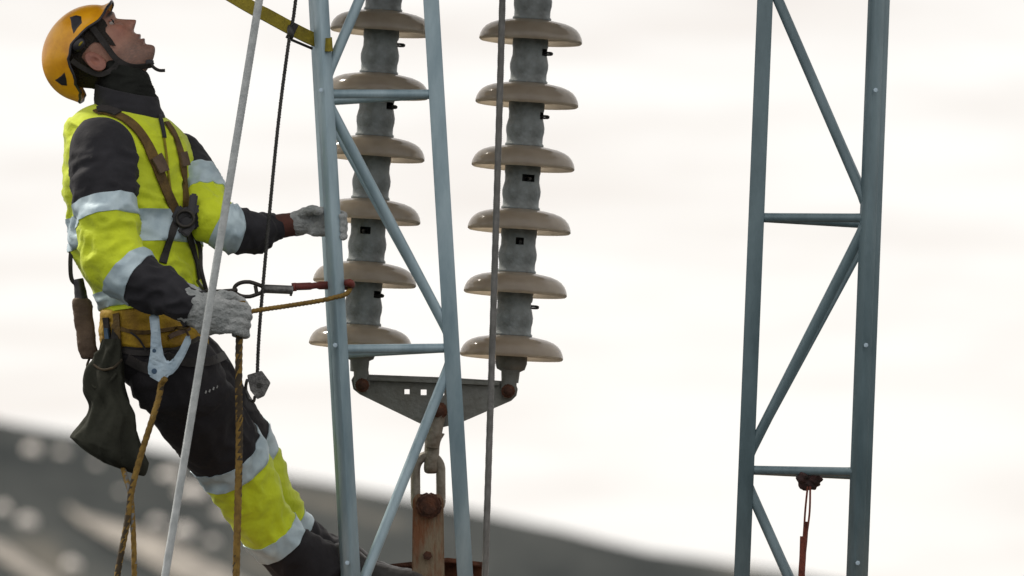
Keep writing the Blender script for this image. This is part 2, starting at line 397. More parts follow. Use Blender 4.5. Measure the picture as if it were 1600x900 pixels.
# ------------------------------------------------------------------ lattice masts
def lattice_mast(xs0, xs1, xd0, xd1, nodes, paint, label, single_left, y0=YT, y1=YB, group=None):
    """triangular mast: two chords one behind the other on one side, one chord on the other.
       xs*: photo x of the paired chords at y=0 / 900, xd*: of the single chord"""
    def pair(y, d):                                  # both chords of the pair at the same true height
        k = (d + 0.05) / 0.28; p = P(xs0 + (xs1 - xs0) * y / 900 + k * (8 if single_left else -5), y, -0.05)
        return Vector((p.x * (d - CAM.y) / (p.y - CAM.y), d, p.z))
    def sing(y):
        z = P(xd0, y, -0.05).z; p = P(xd0 + (xd1 - xd0) * y / 900, y, 0.09); return Vector((p.x, p.y, z))
    base = pair(y1, 0.09)
    t = empty('lattice_mast', base, label, 'mast', group)
    s = -1 if single_left else 1
    S = 0.040
    dF, dR = -0.05, 0.23
    # paired chords: angle steel with its corner outwards; single chord shows a flat flange
    off = Vector((0, -0.010, 0))
    for dd in (dF, dR):
        bevel(prism('chord', angle_prof(0.031, 0.005), pair(y1, dd) + off, pair(y0, dd) + off, Vector((0.78, 0.63, 0)), M[paint], t), 0.0015, 1)
    o2 = Vector((-S * 0.5, -0.01, 0))
    bevel(prism('chord', [(0, 0), (S, 0), (S, 0.02), (S - 0.005, 0.02), (S - 0.005, 0.005), (0, 0.005)], sing(y1) + o2, sing(y0) + o2, Vector((1, 0, 0)), M[paint], t), 0.0015, 1)
    def rod(a, b, nm, r_=0.0115):
        d = (b - a).normalized(); n = d.cross(Vector((0, 1, 0))).normalized()
        # tube flattened where it is welded to the chords
        pts = [a.lerp(b, k) for k in (0, 0.028 * 0.3 / max(.15, (b - a).length), 0.05 * 0.3 / max(.15, (b - a).length) + .02, 0.12, 0.5, 0.88, .98 - 0.05 * 0.3 / max(.15, (b - a).length), 1 - 0.028 * 0.3 / max(.15, (b - a).length), 1)]
        V, F = tube_geo(pts, [r_, r_ * 1.12, r_ * 1.02] + [r_] * 3 + [r_ * 1.02, r_ * 1.12, r_], 14, ref=Vector((0, 1, 0)))
        sharp(mesh(nm, V, F, M[paint], t), 60)
    for i, (yl, side) in enumerate(nodes):
        if yl > 925: continue
        for dd in (dF + 0.012, dR + 0.004):
            rod(pair(yl, dd) + Vector((s * .003, .004, 0)), sing(yl - 6) + Vector((0, 0.014, 0)), 'rung')
        rod(pair(yl + 4, dF + 0.01), pair(yl + 4, dR), 'rung', 0.009)
    for (ya, ca), (yb_, cb) in zip(nodes, nodes[1:]):
        for dd in (dF + 0.012, dR + 0.004):
            a = pair(ya + 10, dd) + Vector((s * .004, .006, 0)) if ca == 'p' else sing(ya + 10) + Vector((0, 0.016, 0))
            b = pair(yb_ - 22, dd) + Vector((s * .004, .006, 0)) if cb == 'p' else sing(yb_ - 22) + Vector((0, 0.016, 0))
            if yb_ > 925: b = a + (b - a) * ((925 - ya - 10) / (yb_ - 32 - ya))      # stops at the beam
            rod(a, b, 'brace', 0.0135 if dd < 0.1 else 0.010)
    # bolt heads on the paired chord
    for yb2 in (142, 540, 880):
        c = pair(yb2, dF) + Vector((-s * 0.008, -0.022, 0))
        V, F = bolt_geo(c, Vector((0, 1, 0)), 0.006, 0.006); mesh('bolt', V, F, M['hook_alloy'], t, smooth=False)
    return t
lattice_mast(499, 549, 674, 727, [(-250, 's'), (146, 'p'), (545, 's'), (965, 'p')], 'mast_blue', 'light blue steel lattice mast that the worker grips, in front of one insulator string', False)
lattice_mast(1368, 1334, 1195, 1159, [(-62, 's'), (340, 'p'), (737, 's'), (1130, 'p')], 'mast_teal', 'dark teal steel lattice mast standing apart with a red rope tied to its rung', True)

# ------------------------------------------------------------------ insulator strings
UNIT = 0.1617
def shed_geo(Mx):
    prof = [(0.030, 0.034), (0.056, 0.036), (0.060, 0.012), (0.066, 0.010), (0.071, 0.036), (0.088, 0.034), (0.092, 0.012), (0.098, 0.011), (0.103, 0.028), (0.114, 0.022),
            (0.122, 0.008), (0.129, 0.000), (0.1325, 0.003), (0.1325, 0.009), (0.130, 0.018), (0.125, 0.028), (0.117, 0.037), (0.106, 0.044), (0.090, 0.050), (0.070, 0.054), (0.046, 0.058), (0.030, 0.059)]
    V, F = lathe_geo(prof, 56, Mx); n = len(prof) - 1
    F += [tuple(range(56))[::-1], tuple(n * 56 + k for k in range(56))]
    return V, F
def cap_geo(Mx, win):
    prof = [(0.030, 0.054), (0.049, 0.055), (0.050, 0.062), (0.0465, 0.066), (0.0465, 0.082), (0.049, 0.094), (0.0495, 0.106), (0.047, 0.118), (0.0445, 0.128), (0.0445, 0.146), (0.046, 0.152), (0.046, 0.168), (0.042, 0.178), (0.02, 0.180)]
    seg = 40; V, F = lathe_geo(prof, seg, Mx); G = []
    for q, f in enumerate(F):
        i, k = divmod(q, seg); a = (k + 0.5) / seg * 2 * math.pi; da = (a - win + 3 * math.pi) % (2 * math.pi) - math.pi
        if i == 8 and abs(da) < (0.36 if math.sin(a * 7) > 0 else 0.26): continue
        G.append(f)
    return V, G
def string(top, bot, d, n_above, n_vis, wins, label, y_first, y_last):
    """units hang along the line through the photo points top and bot"""
    A = P(*top, d); B = P(*bot, d); ax = (A - B).normalized()
    side = (Vector((1, 0, 0)) - ax * ax.x).normalized(); fr = ax.cross(side)
    Rm = Matrix((side, fr, ax)).transposed().to_4x4()
    low = P(bot[0], bot[1], d)
    t = empty('insulator_string', low, label, 'insulator')
    cs = []
    for k in range(n_vis - 1, -n_above - 1, -1):
        f = k / (n_vis - 1); c = A.lerp(B, f) if False else A + (B - A) * f
        Mx = Matrix.Translation(c) @ Rm @ Matrix.Rotation(0.0, 4, 'Z')
        win = wins[k % len(wins)] if k >= 0 else 1.0 + k
        V, F = shed_geo(Mx); s_ = sharp(mesh('insulator_disc', V, F, M['shed'], t, fix=True), 70)
        V, F = cap_geo(Mx, -win); mesh('cap', V, F, M['cap_iron'], s_, fix=False)
        V, F = tube_geo([Mx @ Vector((0, 0, 0.10)), Mx @ Vector((0, 0, 0.19))], 0.016, 14); mesh('pin', V, F, M['dark_socket'], s_)
        dv = Vector((math.cos(-win), math.sin(-win), 0))
        a = Mx @ (dv * 0.03 + Vector((0, 0, 0.137))); b = Mx @ (dv * 0.058 + Vector((0, 0, 0.137)))
        c2 = Mx @ (dv * 0.058 + Vector((0, 0, 0.132))); e2 = Mx @ (dv * 0.03 + Vector((0, 0, 0.132)))
        V, F = tube_geo(smoothpts([a, b, c2, e2], 3), 0.0028, 6); mesh('cotter_pin', V, F, M['galv_dark'], s_)
        cs.append(c)
    # rod up to the beam
    topc = cs[-1] + ax * 0.16; e = topc + ax * ((zt + 0.02 - topc.z) / ax.z)
    tube('hanger_rod', [topc, e], 0.018, M['cap_iron'], t)
    # socket tongue under the last disc down to the yoke
    c0 = cs[0]
    def lp(r_, z): return (r_, z)
    Mx = Matrix.Translation(c0) @ Rm
    V, F = lathe_geo([(0.03, 0.03), (0.040, 0.018), (0.041, -0.012), (0.036, -0.028), (0.024, -0.034), (0.022, -0.062), (0.001, -0.064)], 28, Mx)
    sharp(mesh('socket_fitting', V, F, M['yoke_steel'], t), 50)
    return t, c0, ax, fr
# windows: angle measured from +X (picture right) towards the camera side; 1.57 faces the camera
WF = math.pi * 0.5
st1, e1, ax1, f1 = string((596, 52), (563, 543), 0.42, 2, 6, [WF + 0.1, 0.0, 0.55, WF + 0.6, WF + 0.2, 0.6], 'brown insulator string of stacked discs behind the light blue mast', 0, 0)
st2, e2, ax2, f2 = string((829, 66), (799, 560), 0.42, 2, 6, [0.15, 0.35, 0.3, WF - 0.35, WF - 0.1, 0.0], 'brown insulator string of stacked discs beside the light blue mast, grey cable crossing it', 0, 0)

# yoke plate with clevises
YD = 0.42
yk = empty('yoke_plate', P(684, 668, YD), 'dark grey triangular yoke plate joining the two insulator strings', 'yoke plate')
pts = [(549, 594), (553, 587), (566, 585), (700, 590), (795, 596), (806, 600), (809, 608), (807, 618), (799, 626), (718, 661), (690, 668), (676, 668), (655, 661), (562, 616), (552, 608)]
# cut the three small square holes by building the plate from two skins
def plate_with_holes(name, px, holes, d, th, m, parent):
    bm = bmesh.new()
    def loop(pp):
        vs_ = [bm.verts.new(P(x, y, d) + Vector((0, -th / 2, 0))) for x, y in pp]
        return [bm.edges.new((vs_[i], vs_[(i + 1) % len(vs_)])) for i in range(len(vs_))]
    E = loop(px)
    for hx, hy, hr in holes: E += loop([(hx - hr, hy - hr), (hx + hr, hy - hr), (hx + hr, hy + hr), (hx - hr, hy + hr)])
    bmesh.ops.triangle_fill(bm, use_beauty=True, use_dissolve=False, edges=E)
    r_ = bmesh.ops.extrude_face_region(bm, geom=list(bm.faces))
    for v in [g for g in r_['geom'] if isinstance(g, bmesh.types.BMVert)]: v.co.y += th
    bmesh.ops.recalc_face_normals(bm, faces=bm.faces)
    me = bpy.data.meshes.new(name); bm.to_mesh(me); bm.free()
    return link(me, name, m, parent, smooth=False)
plate_with_holes('plate', pts, [(636, 612, 4), (662, 613, 4.5), (690, 614, 4)], YD, 0.020, M['yoke_steel'], yk)
prism('stiffener', [(-0.004, -0.014), (0.004, -0.014), (0.004, 0.014), (-0.004, 0.014)], P(575, 592, YD - 0.014), P(780, 600, YD - 0.014), Vector((0, 0, 1)), M['yoke_steel'], yk)
for x, y, r_ in ((566, 602, 0.020), (794, 611, 0.020), (684, 642, 0.027)):
    for sgn in (-1, 1):
        V, F = tube_geo([P(x, y, YD + sgn * 0.012), P(x, y, YD + sgn * 0.040)], r_, 6); bevel(mesh('bolt', V, F, M['rust'], yk, smooth=False), 0.003)
    V, F = tube_geo([P(x, y, YD - 0.052), P(x, y, YD + 0.052)], r_ * 0.6, 14); mesh('bolt_shank', V, F, M['rust'], yk)
# clevis arms from the socket fittings
for c0, ax, (x, y), st in ((e1, ax1, (566, 602), st1), (e2, ax2, (794, 611), st2)):
    for sgn in (-1, 1):
        b = P(x, y, YD + sgn * 0.022); a = c0 - ax * 0.02 + Vector((0, sgn * 0.018, 0))
        V, F = tube_geo([a, a.lerp(b, 0.5), b, b + (b - a).normalized() * 0.018], [0.026, 0.019, 0.021, 0.012], 12, ref=Vector((0, 1, 0)))
        V = [Vector((v.x, b.y + (v.y - b.y) * 0.35, v.z)) for v in V]
        sharp(mesh('clevis_arm', V, F, M['yoke_steel'], st), 60)
# shackle tongue, chain link, rusty tension bar
tg = empty('shackle_eye', P(676, 745, YD), 'weathered steel eye bolt hanging from the yoke plate into a chain link', 'shackle')
for sgn in (-1, 1):
    pl = [P(x, y, YD + sgn * 0.020) for x, y in ((684, 640), (680, 660), (677, 684), (675, 700))]
    tube('fork', smoothpts(pl, 5), [0.026 - 0.0005 * i for i in range(16)], M['link_steel'], tg, 12)
tube('stem', smoothpts([P(677, 676, YD), P(675, 700, YD), P(674, 728, YD), P(674, 740, YD)], 5), [0.030, 0.028, 0.024, 0.021, 0.0195, 0.0195, 0.0195, 0.019, 0.019, 0.019, 0.0195, 0.0195, 0.019, 0.018, 0.015, 0.010], M['link_steel'], tg, 14)
ck = []
for k in range(33):
    a = 2 * math.pi * k / 32; ca, sa = math.cos(a), math.sin(a)
    ck.append(P(669 + 20 * ca * (1.0), 758 - (24 * sa + (22 if sa > 0 else -22)), YD))
V, F = tube_geo(ck, 0.0125, 12, cap=False)
lk = mesh('chain_link', V, F, M['link_steel']); tag(lk, 'oblong weathered chain link between eye bolt and rusty bar', 'chain link')
bar = empty('tension_bar', P(668, YB, YD), 'rusty flat steel bar bolted below the chain link', 'steel bar')
for sgn in (-1, 1):
    o = plate('strap', [(645, 782), (650, 772), (688, 772), (693, 782), (694, 860), (695, YB + 2), (643, YB + 2), (644, 860)], YD + sgn * 0.028, 0.012, M['rusty_steel'], bar)
V, F = tube_geo([P(670, 790, YD - 0.064), P(670, 790, YD + 0.06)], 0.036, 8); bevel(mesh('bolt', V, F, M['rust'], bar, smooth=False), 0.006)
V, F = tube_geo([P(670, 790, YD - 0.074), P(670, 790, YD + 0.07)], 0.022, 14); sharp(mesh('bolt_shank', V, F, M['rust'], bar))
V, F = tube_geo([P(668, 868, YD - 0.058), P(668, 868, YD + 0.058)], 0.012, 6); mesh('rivet', V, F, M['rust'], bar, smooth=False)
br = empty('steel_bracket', P(680, YB, 0.62), 'rusty angle bracket standing on the beam behind the tension bar', 'bracket')
plate('web', [(592, 884), (700, 872), (762, 880), (762, YB + 1), (592, YB + 1)], 0.62, 0.012, M['rust'], br)
plate('flange', [(592, 884), (700, 872), (762, 880), (762, 887), (700, 879), (592, 891)], 0.58, 0.08, M['rust'], br, 0.002)
for x in (610, 735):
    V, F = tube_geo([P(x, 903, 0.60), P(x, 903, 0.64)], 0.014, 6); mesh('bolt', V, F, M['rust'], br, smooth=False)

# ------------------------------------------------------------------ ropes and cables that cross the view
def line(pts, n=8): return smoothpts([P(*p) for p in pts], n)
o = rope('white_rope', line([(456, -310, -0.42), (405, 0, -0.45), (332, 450, -0.47), (258, 900, -0.5), (225, 1100, -0.5)], 4), 0.0100, [M['white_rope']], twist=150, lobes=5, lobe=0.02)
tag(o, 'taut pale grey rope slanting in front of the worker', 'rope')
o = rope('steel_cable', line([(790, -300, 0.1), (785, 0, 0.1), (772, 450, 0.1), (758, 900, 0.1), (754, 1050, 0.1)], 4), 0.0088, [M['grey_cable']], twist=200, lobes=6, lobe=0.06)
tag(o, 'straight grey steel cable in front of the insulator string beside the mast', 'cable')
dc = empty('pulley_cable', P(402, 625, -0.12), 'thin dark twisted cable ending in a small metal block at the hip', 'cable')
rope('cable', line([(495, -300, -0.1), (462, 0, -0.1), (452, 60, -0.1), (434, 200, -0.11), (415, 400, -0.12), (405, 520, -0.12), (402, 588, -0.12)], 5), 0.0048, [M['galv_dark']], dc, twist=260, lobes=3, lobe=0.15)
V, F = ellipsoid_geo(P(454, 50, -0.1), Vector((0.008, 0, 0.002)), Vector((0, 0.01, 0)), Vector((-0.004, 0, 0.018)), 16, 10); mesh('splice', V, F, M['galv_dark'], dc)

# ------------------------------------------------------------------ the worker
wk = empty('person', P(520, YB, 0.32), 'worker in yellow hi-vis jacket and orange helmet leaning back and looking up', 'person')
YAW = R(35)
FWD = Vector((math.cos(YAW), -math.sin(YAW), 0)); LEFT = Vector((math.sin(YAW), math.cos(YAW), 0)); UP = Vector((0, 0, 1))
SOLIDS = []                                     # world-space garment geometry, used to lay straps on the body
def grid_loft(rings, sub, seg, expo=2.0):
    """rings: (center, u, v) vectors -> grid of rows"""
    flat = [tuple(c) + tuple(u) + tuple(v) for c, u, v in rings]
    fl = catmull(flat, sub); rows = []
    for q in fl:
        c, u, v = Vector(q[:3]), Vector(q[3:6]), Vector(q[6:9]); row = []
        for k in range(seg):
            a = 2 * math.pi * k / seg; ca, sa = math.cos(a), math.sin(a)
            ca = math.copysign(abs(ca) ** (2 / expo), ca); sa = math.copysign(abs(sa) ** (2 / expo), sa)
            row.append(c + u * ca + v * sa)
        rows.append(row)
    cen = [Vector(q[:3]) for q in fl]
    return rows, cen
def wrinkle(rows, cen, amp, freq, seed, squash=(1, 1, 2.0), folds=None):
    for i, row in enumerate(rows):
        for k, p in enumerate(row):
            q = Vector((p.x * squash[0], p.y * squash[1], p.z * squash[2])) * freq + Vector((seed, seed * 2.3, 0))
            q += Vector((noise.noise(q * 0.5), noise.noise(q * 0.5 + Vector((9, 0, 0))), noise.noise(q * 0.5 + Vector((0, 9, 0))))) * 0.8
            n1 = noise.noise(q); n2 = 1 - abs(noise.noise(q * 1.7 + Vector((5, 5, 5)))) * 2.2
            dvec = (p - cen[i]); L = dvec.length
            if L > 1e-6:
                f = folds(i / (len(rows) - 1), k / len(row)) if folds else 1.0
                p += dvec / L * amp * f * (n1 * 0.9 + max(0, n2) * 0.7 - 0.2 + 0.22 * noise.noise(q * 3.1))
    return rows
def rows_geo(rows, closed_ends=(False, False)):
    seg = len(rows[0]); V = [p for r_ in rows for p in r_]
    F = [(i * seg + k, i * seg + (k + 1) % seg, (i + 1) * seg + (k + 1) % seg, (i + 1) * seg + k) for i in range(len(rows) - 1) for k in range(seg)]
    if closed_ends[0]: F.append(tuple(range(seg))[::-1])
    if closed_ends[1]: F.append(tuple((len(rows) - 1) * seg + k for k in range(seg)))
    return V, F
def garment(rows, cen, cuts, parent):
    """cut the loft into pieces: (t0, t1, name, material, outset); tape pieces lie proud of the cloth"""
    n = len(rows) - 1; res = []
    SOLIDS.append(rows_geo(rows, (True, True)))
    for t0, t1, name, m, outset in cuts:
        i0, i1 = round(t0 * n), round(t1 * n); sub = []
        for i in range(i0, i1 + 1):
            if outset:
                sub.append([p + (p - cen[i]).normalized() * outset for p in rows[i]])
            else: sub.append(rows[i])
        if outset:
            sub = [[p + (p - cen[i0]).normalized() * -0.002 for p in rows[i0]]] + sub + [[p + (p - cen[i1]).normalized() * -0.002 for p in rows[i1]]]
        V, F = rows_geo(sub, (i0 == 0, i1 == n))
        o = sharp(mesh(name, V, F, m, parent), 75); res.append(o)
    return res
def limb_rings(pts, ref, flat=1.0):
    """pts: (x, y, d, radius) photo points along a limb"""
    c = [P(x, y, d) for x, y, d, r_ in pts]; fr = frames(c, ref)
    return [(c[i], fr[i][1] * pts[i][3], fr[i][2] * pts[i][3] * flat) for i in range(len(pts))]

# torso of the jacket
TOR = [(202, 171, .086, .078), (201, 179, .118, .094), (201, 191, .158, .108), (201, 210, .188, .122), (202, 240, .195, .134), (204, 290, .195, .140), (208, 340, .190, .144), (212, 390, .184, .142), (222, 430, .166, .128), (235, 465, .148, .114), (239, 492, .142, .109)]
def torso_rings(tab, grow=0.0, d=0.0):
    return [(P(x, y, d), FWD * (b + grow), LEFT * (a + grow)) for x, y, a, b in tab]
jk = empty('jacket', P(233, 492, 0), parent=wk); jk['label'] = 'fluorescent yellow jacket with pale reflective tape and charcoal sleeves'
rows, cen = grid_loft(torso_rings(TOR), 10, 128, 2.15)
# the jacket is tilted a little: lower edge rises towards the front
for row in rows:
    for p in row:
        q = (p - cen[50]).dot(FWD); p.z += (-0.22 if p.z > cen[30].z else lerp(0.10, -0.22, sstep(cen[60].z, cen[30].z, p.z))) * q
rows = wrinkle(rows, cen, 0.014, 9.0, 3.1, (1, 1, 1.6), lambda t, k: 0.25 if t < 0.25 else min(1.0, 0.4 + t))
garment(rows, cen, [(0, 0.60, 'jacket_body', M['hi_vis'], 0), (0.60, 0.70, 'reflective_tape', M['tape'], 0.0025), (0.70, 0.885, 'jacket_body', M['hi_vis'], 0), (0.885, 0.965, 'reflective_tape', M['tape'], 0.0025), (0.965, 1.0, 'hem', M['hi_vis'], 0)], jk)
# near sleeve
NA = [(163, 196, -.130, .030), (160, 204, -.140, .058), (160, 222, -.155, .078), (161, 260, -.175, .084), (165, 310, -.200, .081), (170, 355, -.222, .078), (176, 392, -.238, .077), (190, 418, -.250, .074), (214, 434, -.266, .067), (245, 450, -.282, .060), (278, 468, -.295, .052), (306, 482, -.304, .043)]
rows, cen = grid_loft(limb_rings(NA, Vector((1, 0, 0))), 12, 80)
rows = wrinkle(rows, cen, 0.012, 11, 8.0, (1, 1, 1.5), lambda t, k: 0.35 if t < 0.25 else 1.0)
garment(rows, cen, [(0, .375, 'sleeve', M['dark_cloth'], 0), (.375, .44, 'reflective_tape', M['tape'], 0.0025), (.44, .66, 'sleeve', M['hi_vis'], 0), (.66, .745, 'reflective_tape', M['tape'], 0.0025), (.745, 1, 'sleeve', M['dark_cloth'], 0)], jk)
# far sleeve
FA = [(262, 222, .110, .030), (270, 230, .115, .052), (281, 247, .112, .062), (297, 273, .080, .066), (312, 302, .035, .065), (325, 332, -.02, .062), (338, 350, -.05, .060), (358, 356, -.045, .057), (382, 360, -.02, .054), (404, 363, .01, .052), (420, 358, .03, .042), (433, 355, .043, .032)]
rows, cen = grid_loft(limb_rings(FA, Vector((1, 0, 0))), 12, 72)
rows = wrinkle(rows, cen, 0.009, 12, 21.0, (1.5, 1, 1), lambda t, k: 0.4 if t < 0.3 else 1.0)
garment(rows, cen, [(0, .305, 'sleeve', M['dark_cloth'], 0), (.305, .40, 'reflective_tape', M['tape'], 0.0025), (.40, .575, 'sleeve', M['hi_vis'], 0), (.575, .665, 'reflective_tape', M['tape'], 0.0025), (.665, 1, 'sleeve', M['dark_cloth'], 0)], jk)
# collar
COLR = [(205, 190, .096, .088), (204, 182, .094, .088), (203, 170, .092, .085), (200, 156, .088, .080), (197, 142, .083, .076)]
rr = torso_rings(COLR); rows, cen = grid_loft(rr, 6, 64)
for row in rows:
    for p in row: p.z -= 0.26 * (p - cen[12]).dot(FWD)
rows = wrinkle(rows, cen, 0.004, 14, 40)
V, F = rows_geo(rows); 
inner = [[c + (p - c) * 0.90 for p in r_] for r_, c in zip(rows, cen)]
V, F = rows_geo(rows + inner[::-1]); mesh('collar', V, F, M['dark_cloth'], jk)

# trousers: hips then two legs
tr = empty('trousers', P(262, 560, 0), parent=wk); tr['label'] = 'charcoal work trousers with yellow knee panels and reflective bands'
HIP = [(237, 478, .128, .098), (238, 500, .134, .102), (240, 525, .139, .107), (244, 552, .144, .112), (254, 580, .142, .108), (264, 605, .11, .085), (270, 622, .06, .05)]
rows, cen = grid_loft(torso_rings(HIP, 0, -0.01), 8, 96, 2.2); rows = wrinkle(rows, cen, 0.006, 10, 60)
garment(rows, cen, [(0, 1, 'seat', M['trouser_cloth'], 0)], tr)
def leg(pts, seed, cuts):
    rows, cen = grid_loft(limb_rings(pts, Vector((1, 0, 0))), 12, 88)
    rows = wrinkle(rows, cen, 0.010, 10, seed, (1, 1, 1.4)); return garment(rows, cen, cuts, tr)
NL = [(258, 545, -.085, .095), (268, 575, -.075, .112), (290, 615, -.03, .108), (322, 662, .05, .100), (352, 706, .12, .095), (378, 750, .17, .088), (402, 795, .21, .079), (429, 838, .25, .073), (458, 868, .285, .074), (490, 892, .315, .082), (512, 908, .325, .075)]
CUT = [(0, .395, 'leg', M['trouser_cloth'], 0), (.395, .455, 'reflective_tape', M['tape'], .0025), (.455, .675, 'leg', M['hi_vis'], 0), (.675, .735, 'reflective_tape', M['tape'], .0025), (.735, 1, 'leg', M['trouser_cloth'], 0)]
leg(NL, 77, CUT)
FL = [(x + (15 if i > 1 else 9), y - (10 if i > 1 else 2), d + .20, r_) for i, (x, y, d, r_) in enumerate(NL)]
leg(FL, 91, CUT)
# small pale embroidered mark on the thigh is added after the straps (needs the surface)

# boots
def boot(dx, dy, dd):
    b = empty('boot', P(520 + dx, YB + dy, 0.33 + dd), parent=wk)
    ringsb = []
    # sections from heel to toe: x photo, half width, top y, sole y
    for x, hw, yt_, ys_ in ((492, .022, 900, 918), (500, .036, 868, 922), (520, .041, 850, 924), (548, .043, 852, 924), (575, .046, 872, 923), (605, .050, 884, 922), (635, .046, 890, 920), (655, .034, 896, 917), (664, .014, 904, 913)):
        c = P(x + dx, (yt_ + ys_) / 2 + dy, 0.33 + dd); hh = (ys_ - yt_) / 2 * PXM
        ringsb.append((c, Vector((0, hw, 0)), Vector((0, 0, hh))))
    rows, cen = grid_loft(ringsb, 6, 40, 2.6); rows = wrinkle(rows, cen, .003, 22, 5)
    V, F = rows_geo(rows, (True, True)); mesh('upper', V, F, M['boot'], b)
    n = 24; o_ = []
    for k in range(n):
        a = 2 * math.pi * k / n; o_.append((578 + dx + 88 * math.cos(a), 0.33 + dd + 0.050 * math.sin(a) * (1 - 0.12 * math.cos(a * 2))))
    zlo, zhi = P(570, YB + dy, 0.33 + dd).z, P(570, YB - 14 + dy, 0.33 + dd).z
    V = [Vector((P(x, YB, d).x, d, z)) for z in (zlo, zhi) for x, d in o_]
    F = [tuple(range(n))[::-1], tuple(range(n, 2 * n))] + [(k, (k + 1) % n, n + (k + 1) % n, n + k) for k in range(n)]
    bevel(mesh('sole', V, F, M['boot'], b, smooth=False), 0.004)
boot(0, 0, 0); boot(10, 0, 0.16)

# ---- head
HO = P(157, 88, 0.02); HP = R(50)
HF = Vector((math.cos(HP), -0.05, math.sin(HP))).normalized(); HL = Vector((0.04, 1, 0)); HL = (HL - HF * HL.dot(HF)).normalized(); HU = HF.cross(HL)
def H(f, l, u): return HO + HF * f + HL * l + HU * u
HT = [(.126, .010, -.030, .012), (.122, .030, -.050, .034), (.110, .062, -.076, .054), (.085, .088, -.096, .070), (.064, .099, -.103, .076), (.050, .1055, -.103, .077), (.040, .104, -.102, .076), (.030, .099, -.100, .075), (.015, .100, -.097, .073), (.0, .1015, -.092, .071), (-.018, .102, -.085, .069), (-.032, .1022, -.075, .066), (-.042, .1015, -.070, .063), (-.050, .1008, -.066, .061), (-.057, .100, -.062, .059), (-.067, .0992, -.058, .056), (-.080, .0988, -.052, .050), (-.092, .0975, -.048, .043), (-.102, .089, -.046, .036), (-.110, .070, -.045, .028), (-.114, .035, -.040, .015)]
hr = catmull(HT, 5); NS = 96; HV, HFc, tone = [], [], []
def gs(x, s): return math.exp(-(x / s) ** 2)
for u, f, b, wd in hr:
    for k in range(NS):
        a = 2 * math.pi * (k + 0.5) / NS - math.pi; ca, sa = math.cos(a), math.sin(a)
        mid = (f + b) / 2 + 0.0; half = (f - b) / 2
        fx = mid + half * ca
        yw = wd * math.copysign(abs(sa) ** 0.92, sa)
        if ca > 0 and u < 0.0: yw *= 1 - 0.20 * ca * min(1, -u / .06)
        fr_ = max(0.0, ca)
        # nose
        if u < .036 and ca > 0:
            tn = (0.034 - u) / 0.046
            hgt = 0.030 * (max(0, min(1, tn)) ** 1.15) * (1 - sstep(-.008, -.026, u) if u < -.008 else 1)
            sg = 0.0075 + 0.006 * max(0, min(1, tn))
            fx += hgt * gs(yw, sg)
        # brows, sockets, cheeks, lips, chin
        if ca > 0:
            fx += 0.004 * gs(u - .047, .008) * gs(abs(yw) - .028, .02)
            fx -= 0.011 * gs(u - .030, .010) * gs(abs(yw) - .031, .013)
            fx += 0.005 * gs(u - .004, .014) * gs(abs(yw) - .040, .016)
            fx += 0.0062 * gs(u + .042, .0055) * gs(yw, .018) + 0.0062 * gs(u + .057, .005) * gs(yw, .016)
            fx -= 0.0028 * gs(u + .0495, .0028) * gs(yw, .018) + 0.002 * gs(u + .069, .006) * gs(yw, .02)
            fx += 0.0085 * gs(u + .088, .014) * gs(yw, .018)
        HV.append(H(fx, yw, u))
        c = Vector((0.36, 0.195, 0.145))
        red = 0.6 * gs(u - .0, .02) * gs(abs(yw) - .045, .02) * (1 if ca > 0 else 0) + 0.5 * gs(u + .010, .014) * gs(yw, .014)
        c = c.lerp(Vector((0.37, 0.15, 0.11)), min(1, red))
        if ca > 0:
            lip = min(1, 1.2 * (gs(u + .042, .005) + gs(u + .056, .005)) * gs(yw, .019)); c = c.lerp(Vector((0.26, 0.10, 0.085)), min(1, lip) * .8)
            brow = 1.6 * gs(u - .047 + .06 * max(0, abs(yw) - .045), .0048) * gs(abs(yw) - .033, .018); c = c.lerp(Vector((0.03, 0.018, 0.012)), min(1, brow))
        st = max(0, min(1, (-.022 - u) / .03)) * (.60 + .40 * noise.noise(Vector((yw * 300, u * 300, fx * 300)))); c = c.lerp(Vector((0.15, 0.105, 0.09)), max(0, st))
        tone.append((c.x, c.y, c.z, 1))
nr = len(hr)
HFc = [(i * NS + k, i * NS + (k + 1) % NS, (i + 1) * NS + (k + 1) % NS, (i + 1) * NS + k) for i in range(nr - 1) for k in range(NS)]
HFc += [tuple(range(NS))[::-1], tuple((nr - 1) * NS + k for k in range(NS))]
# neck, trunk and limbs under the clothes belong to the same body
def plain(rows): return rows_geo(rows, (True, True))
nk, _ = grid_loft([(P(204, 175, 0), FWD * .06, LEFT * .065), (P(198, 150, 0), FWD * .056, LEFT * .058), (P(186, 118, .01), FWD * .055, LEFT * .055), (P(170, 92, .02), FWD * .05, LEFT * .05)], 5, 32)
tk, _ = grid_loft([(P(x, y, 0), FWD * b * .82, LEFT * a * .82) for x, y, a, b in TOR[1:] + [(240, 552, .155, .12), (252, 590, .12, .09)]], 4, 40)
def limb(pts, k=0.62): return plain(grid_loft(limb_rings([(x, y, d, r_ * k) for x, y, d, r_ in pts], Vector((1, 0, 0))), 4, 24)[0])
ARML = FA[:-1] + [(436, 354, .046, .040), (456, 351, .050, .036)]
geo = merge((HV, HFc), plain(nk), plain(tk), limb(NA[1:]), limb(ARML[1:]), limb(NL[1:-1], .7), limb(FL[1:-1], .7))
body = mesh('body', geo[0], geo[1], M['skin'], wk); body['label'] = 'upturned face in profile'
at = body.data.color_attributes.new('tone', 'FLOAT_COLOR', 'POINT')
for i in range(len(body.data.vertices)): at.data[i].color = tone[i] if i < len(tone) else (0.42, 0.2, 0.145, 1)
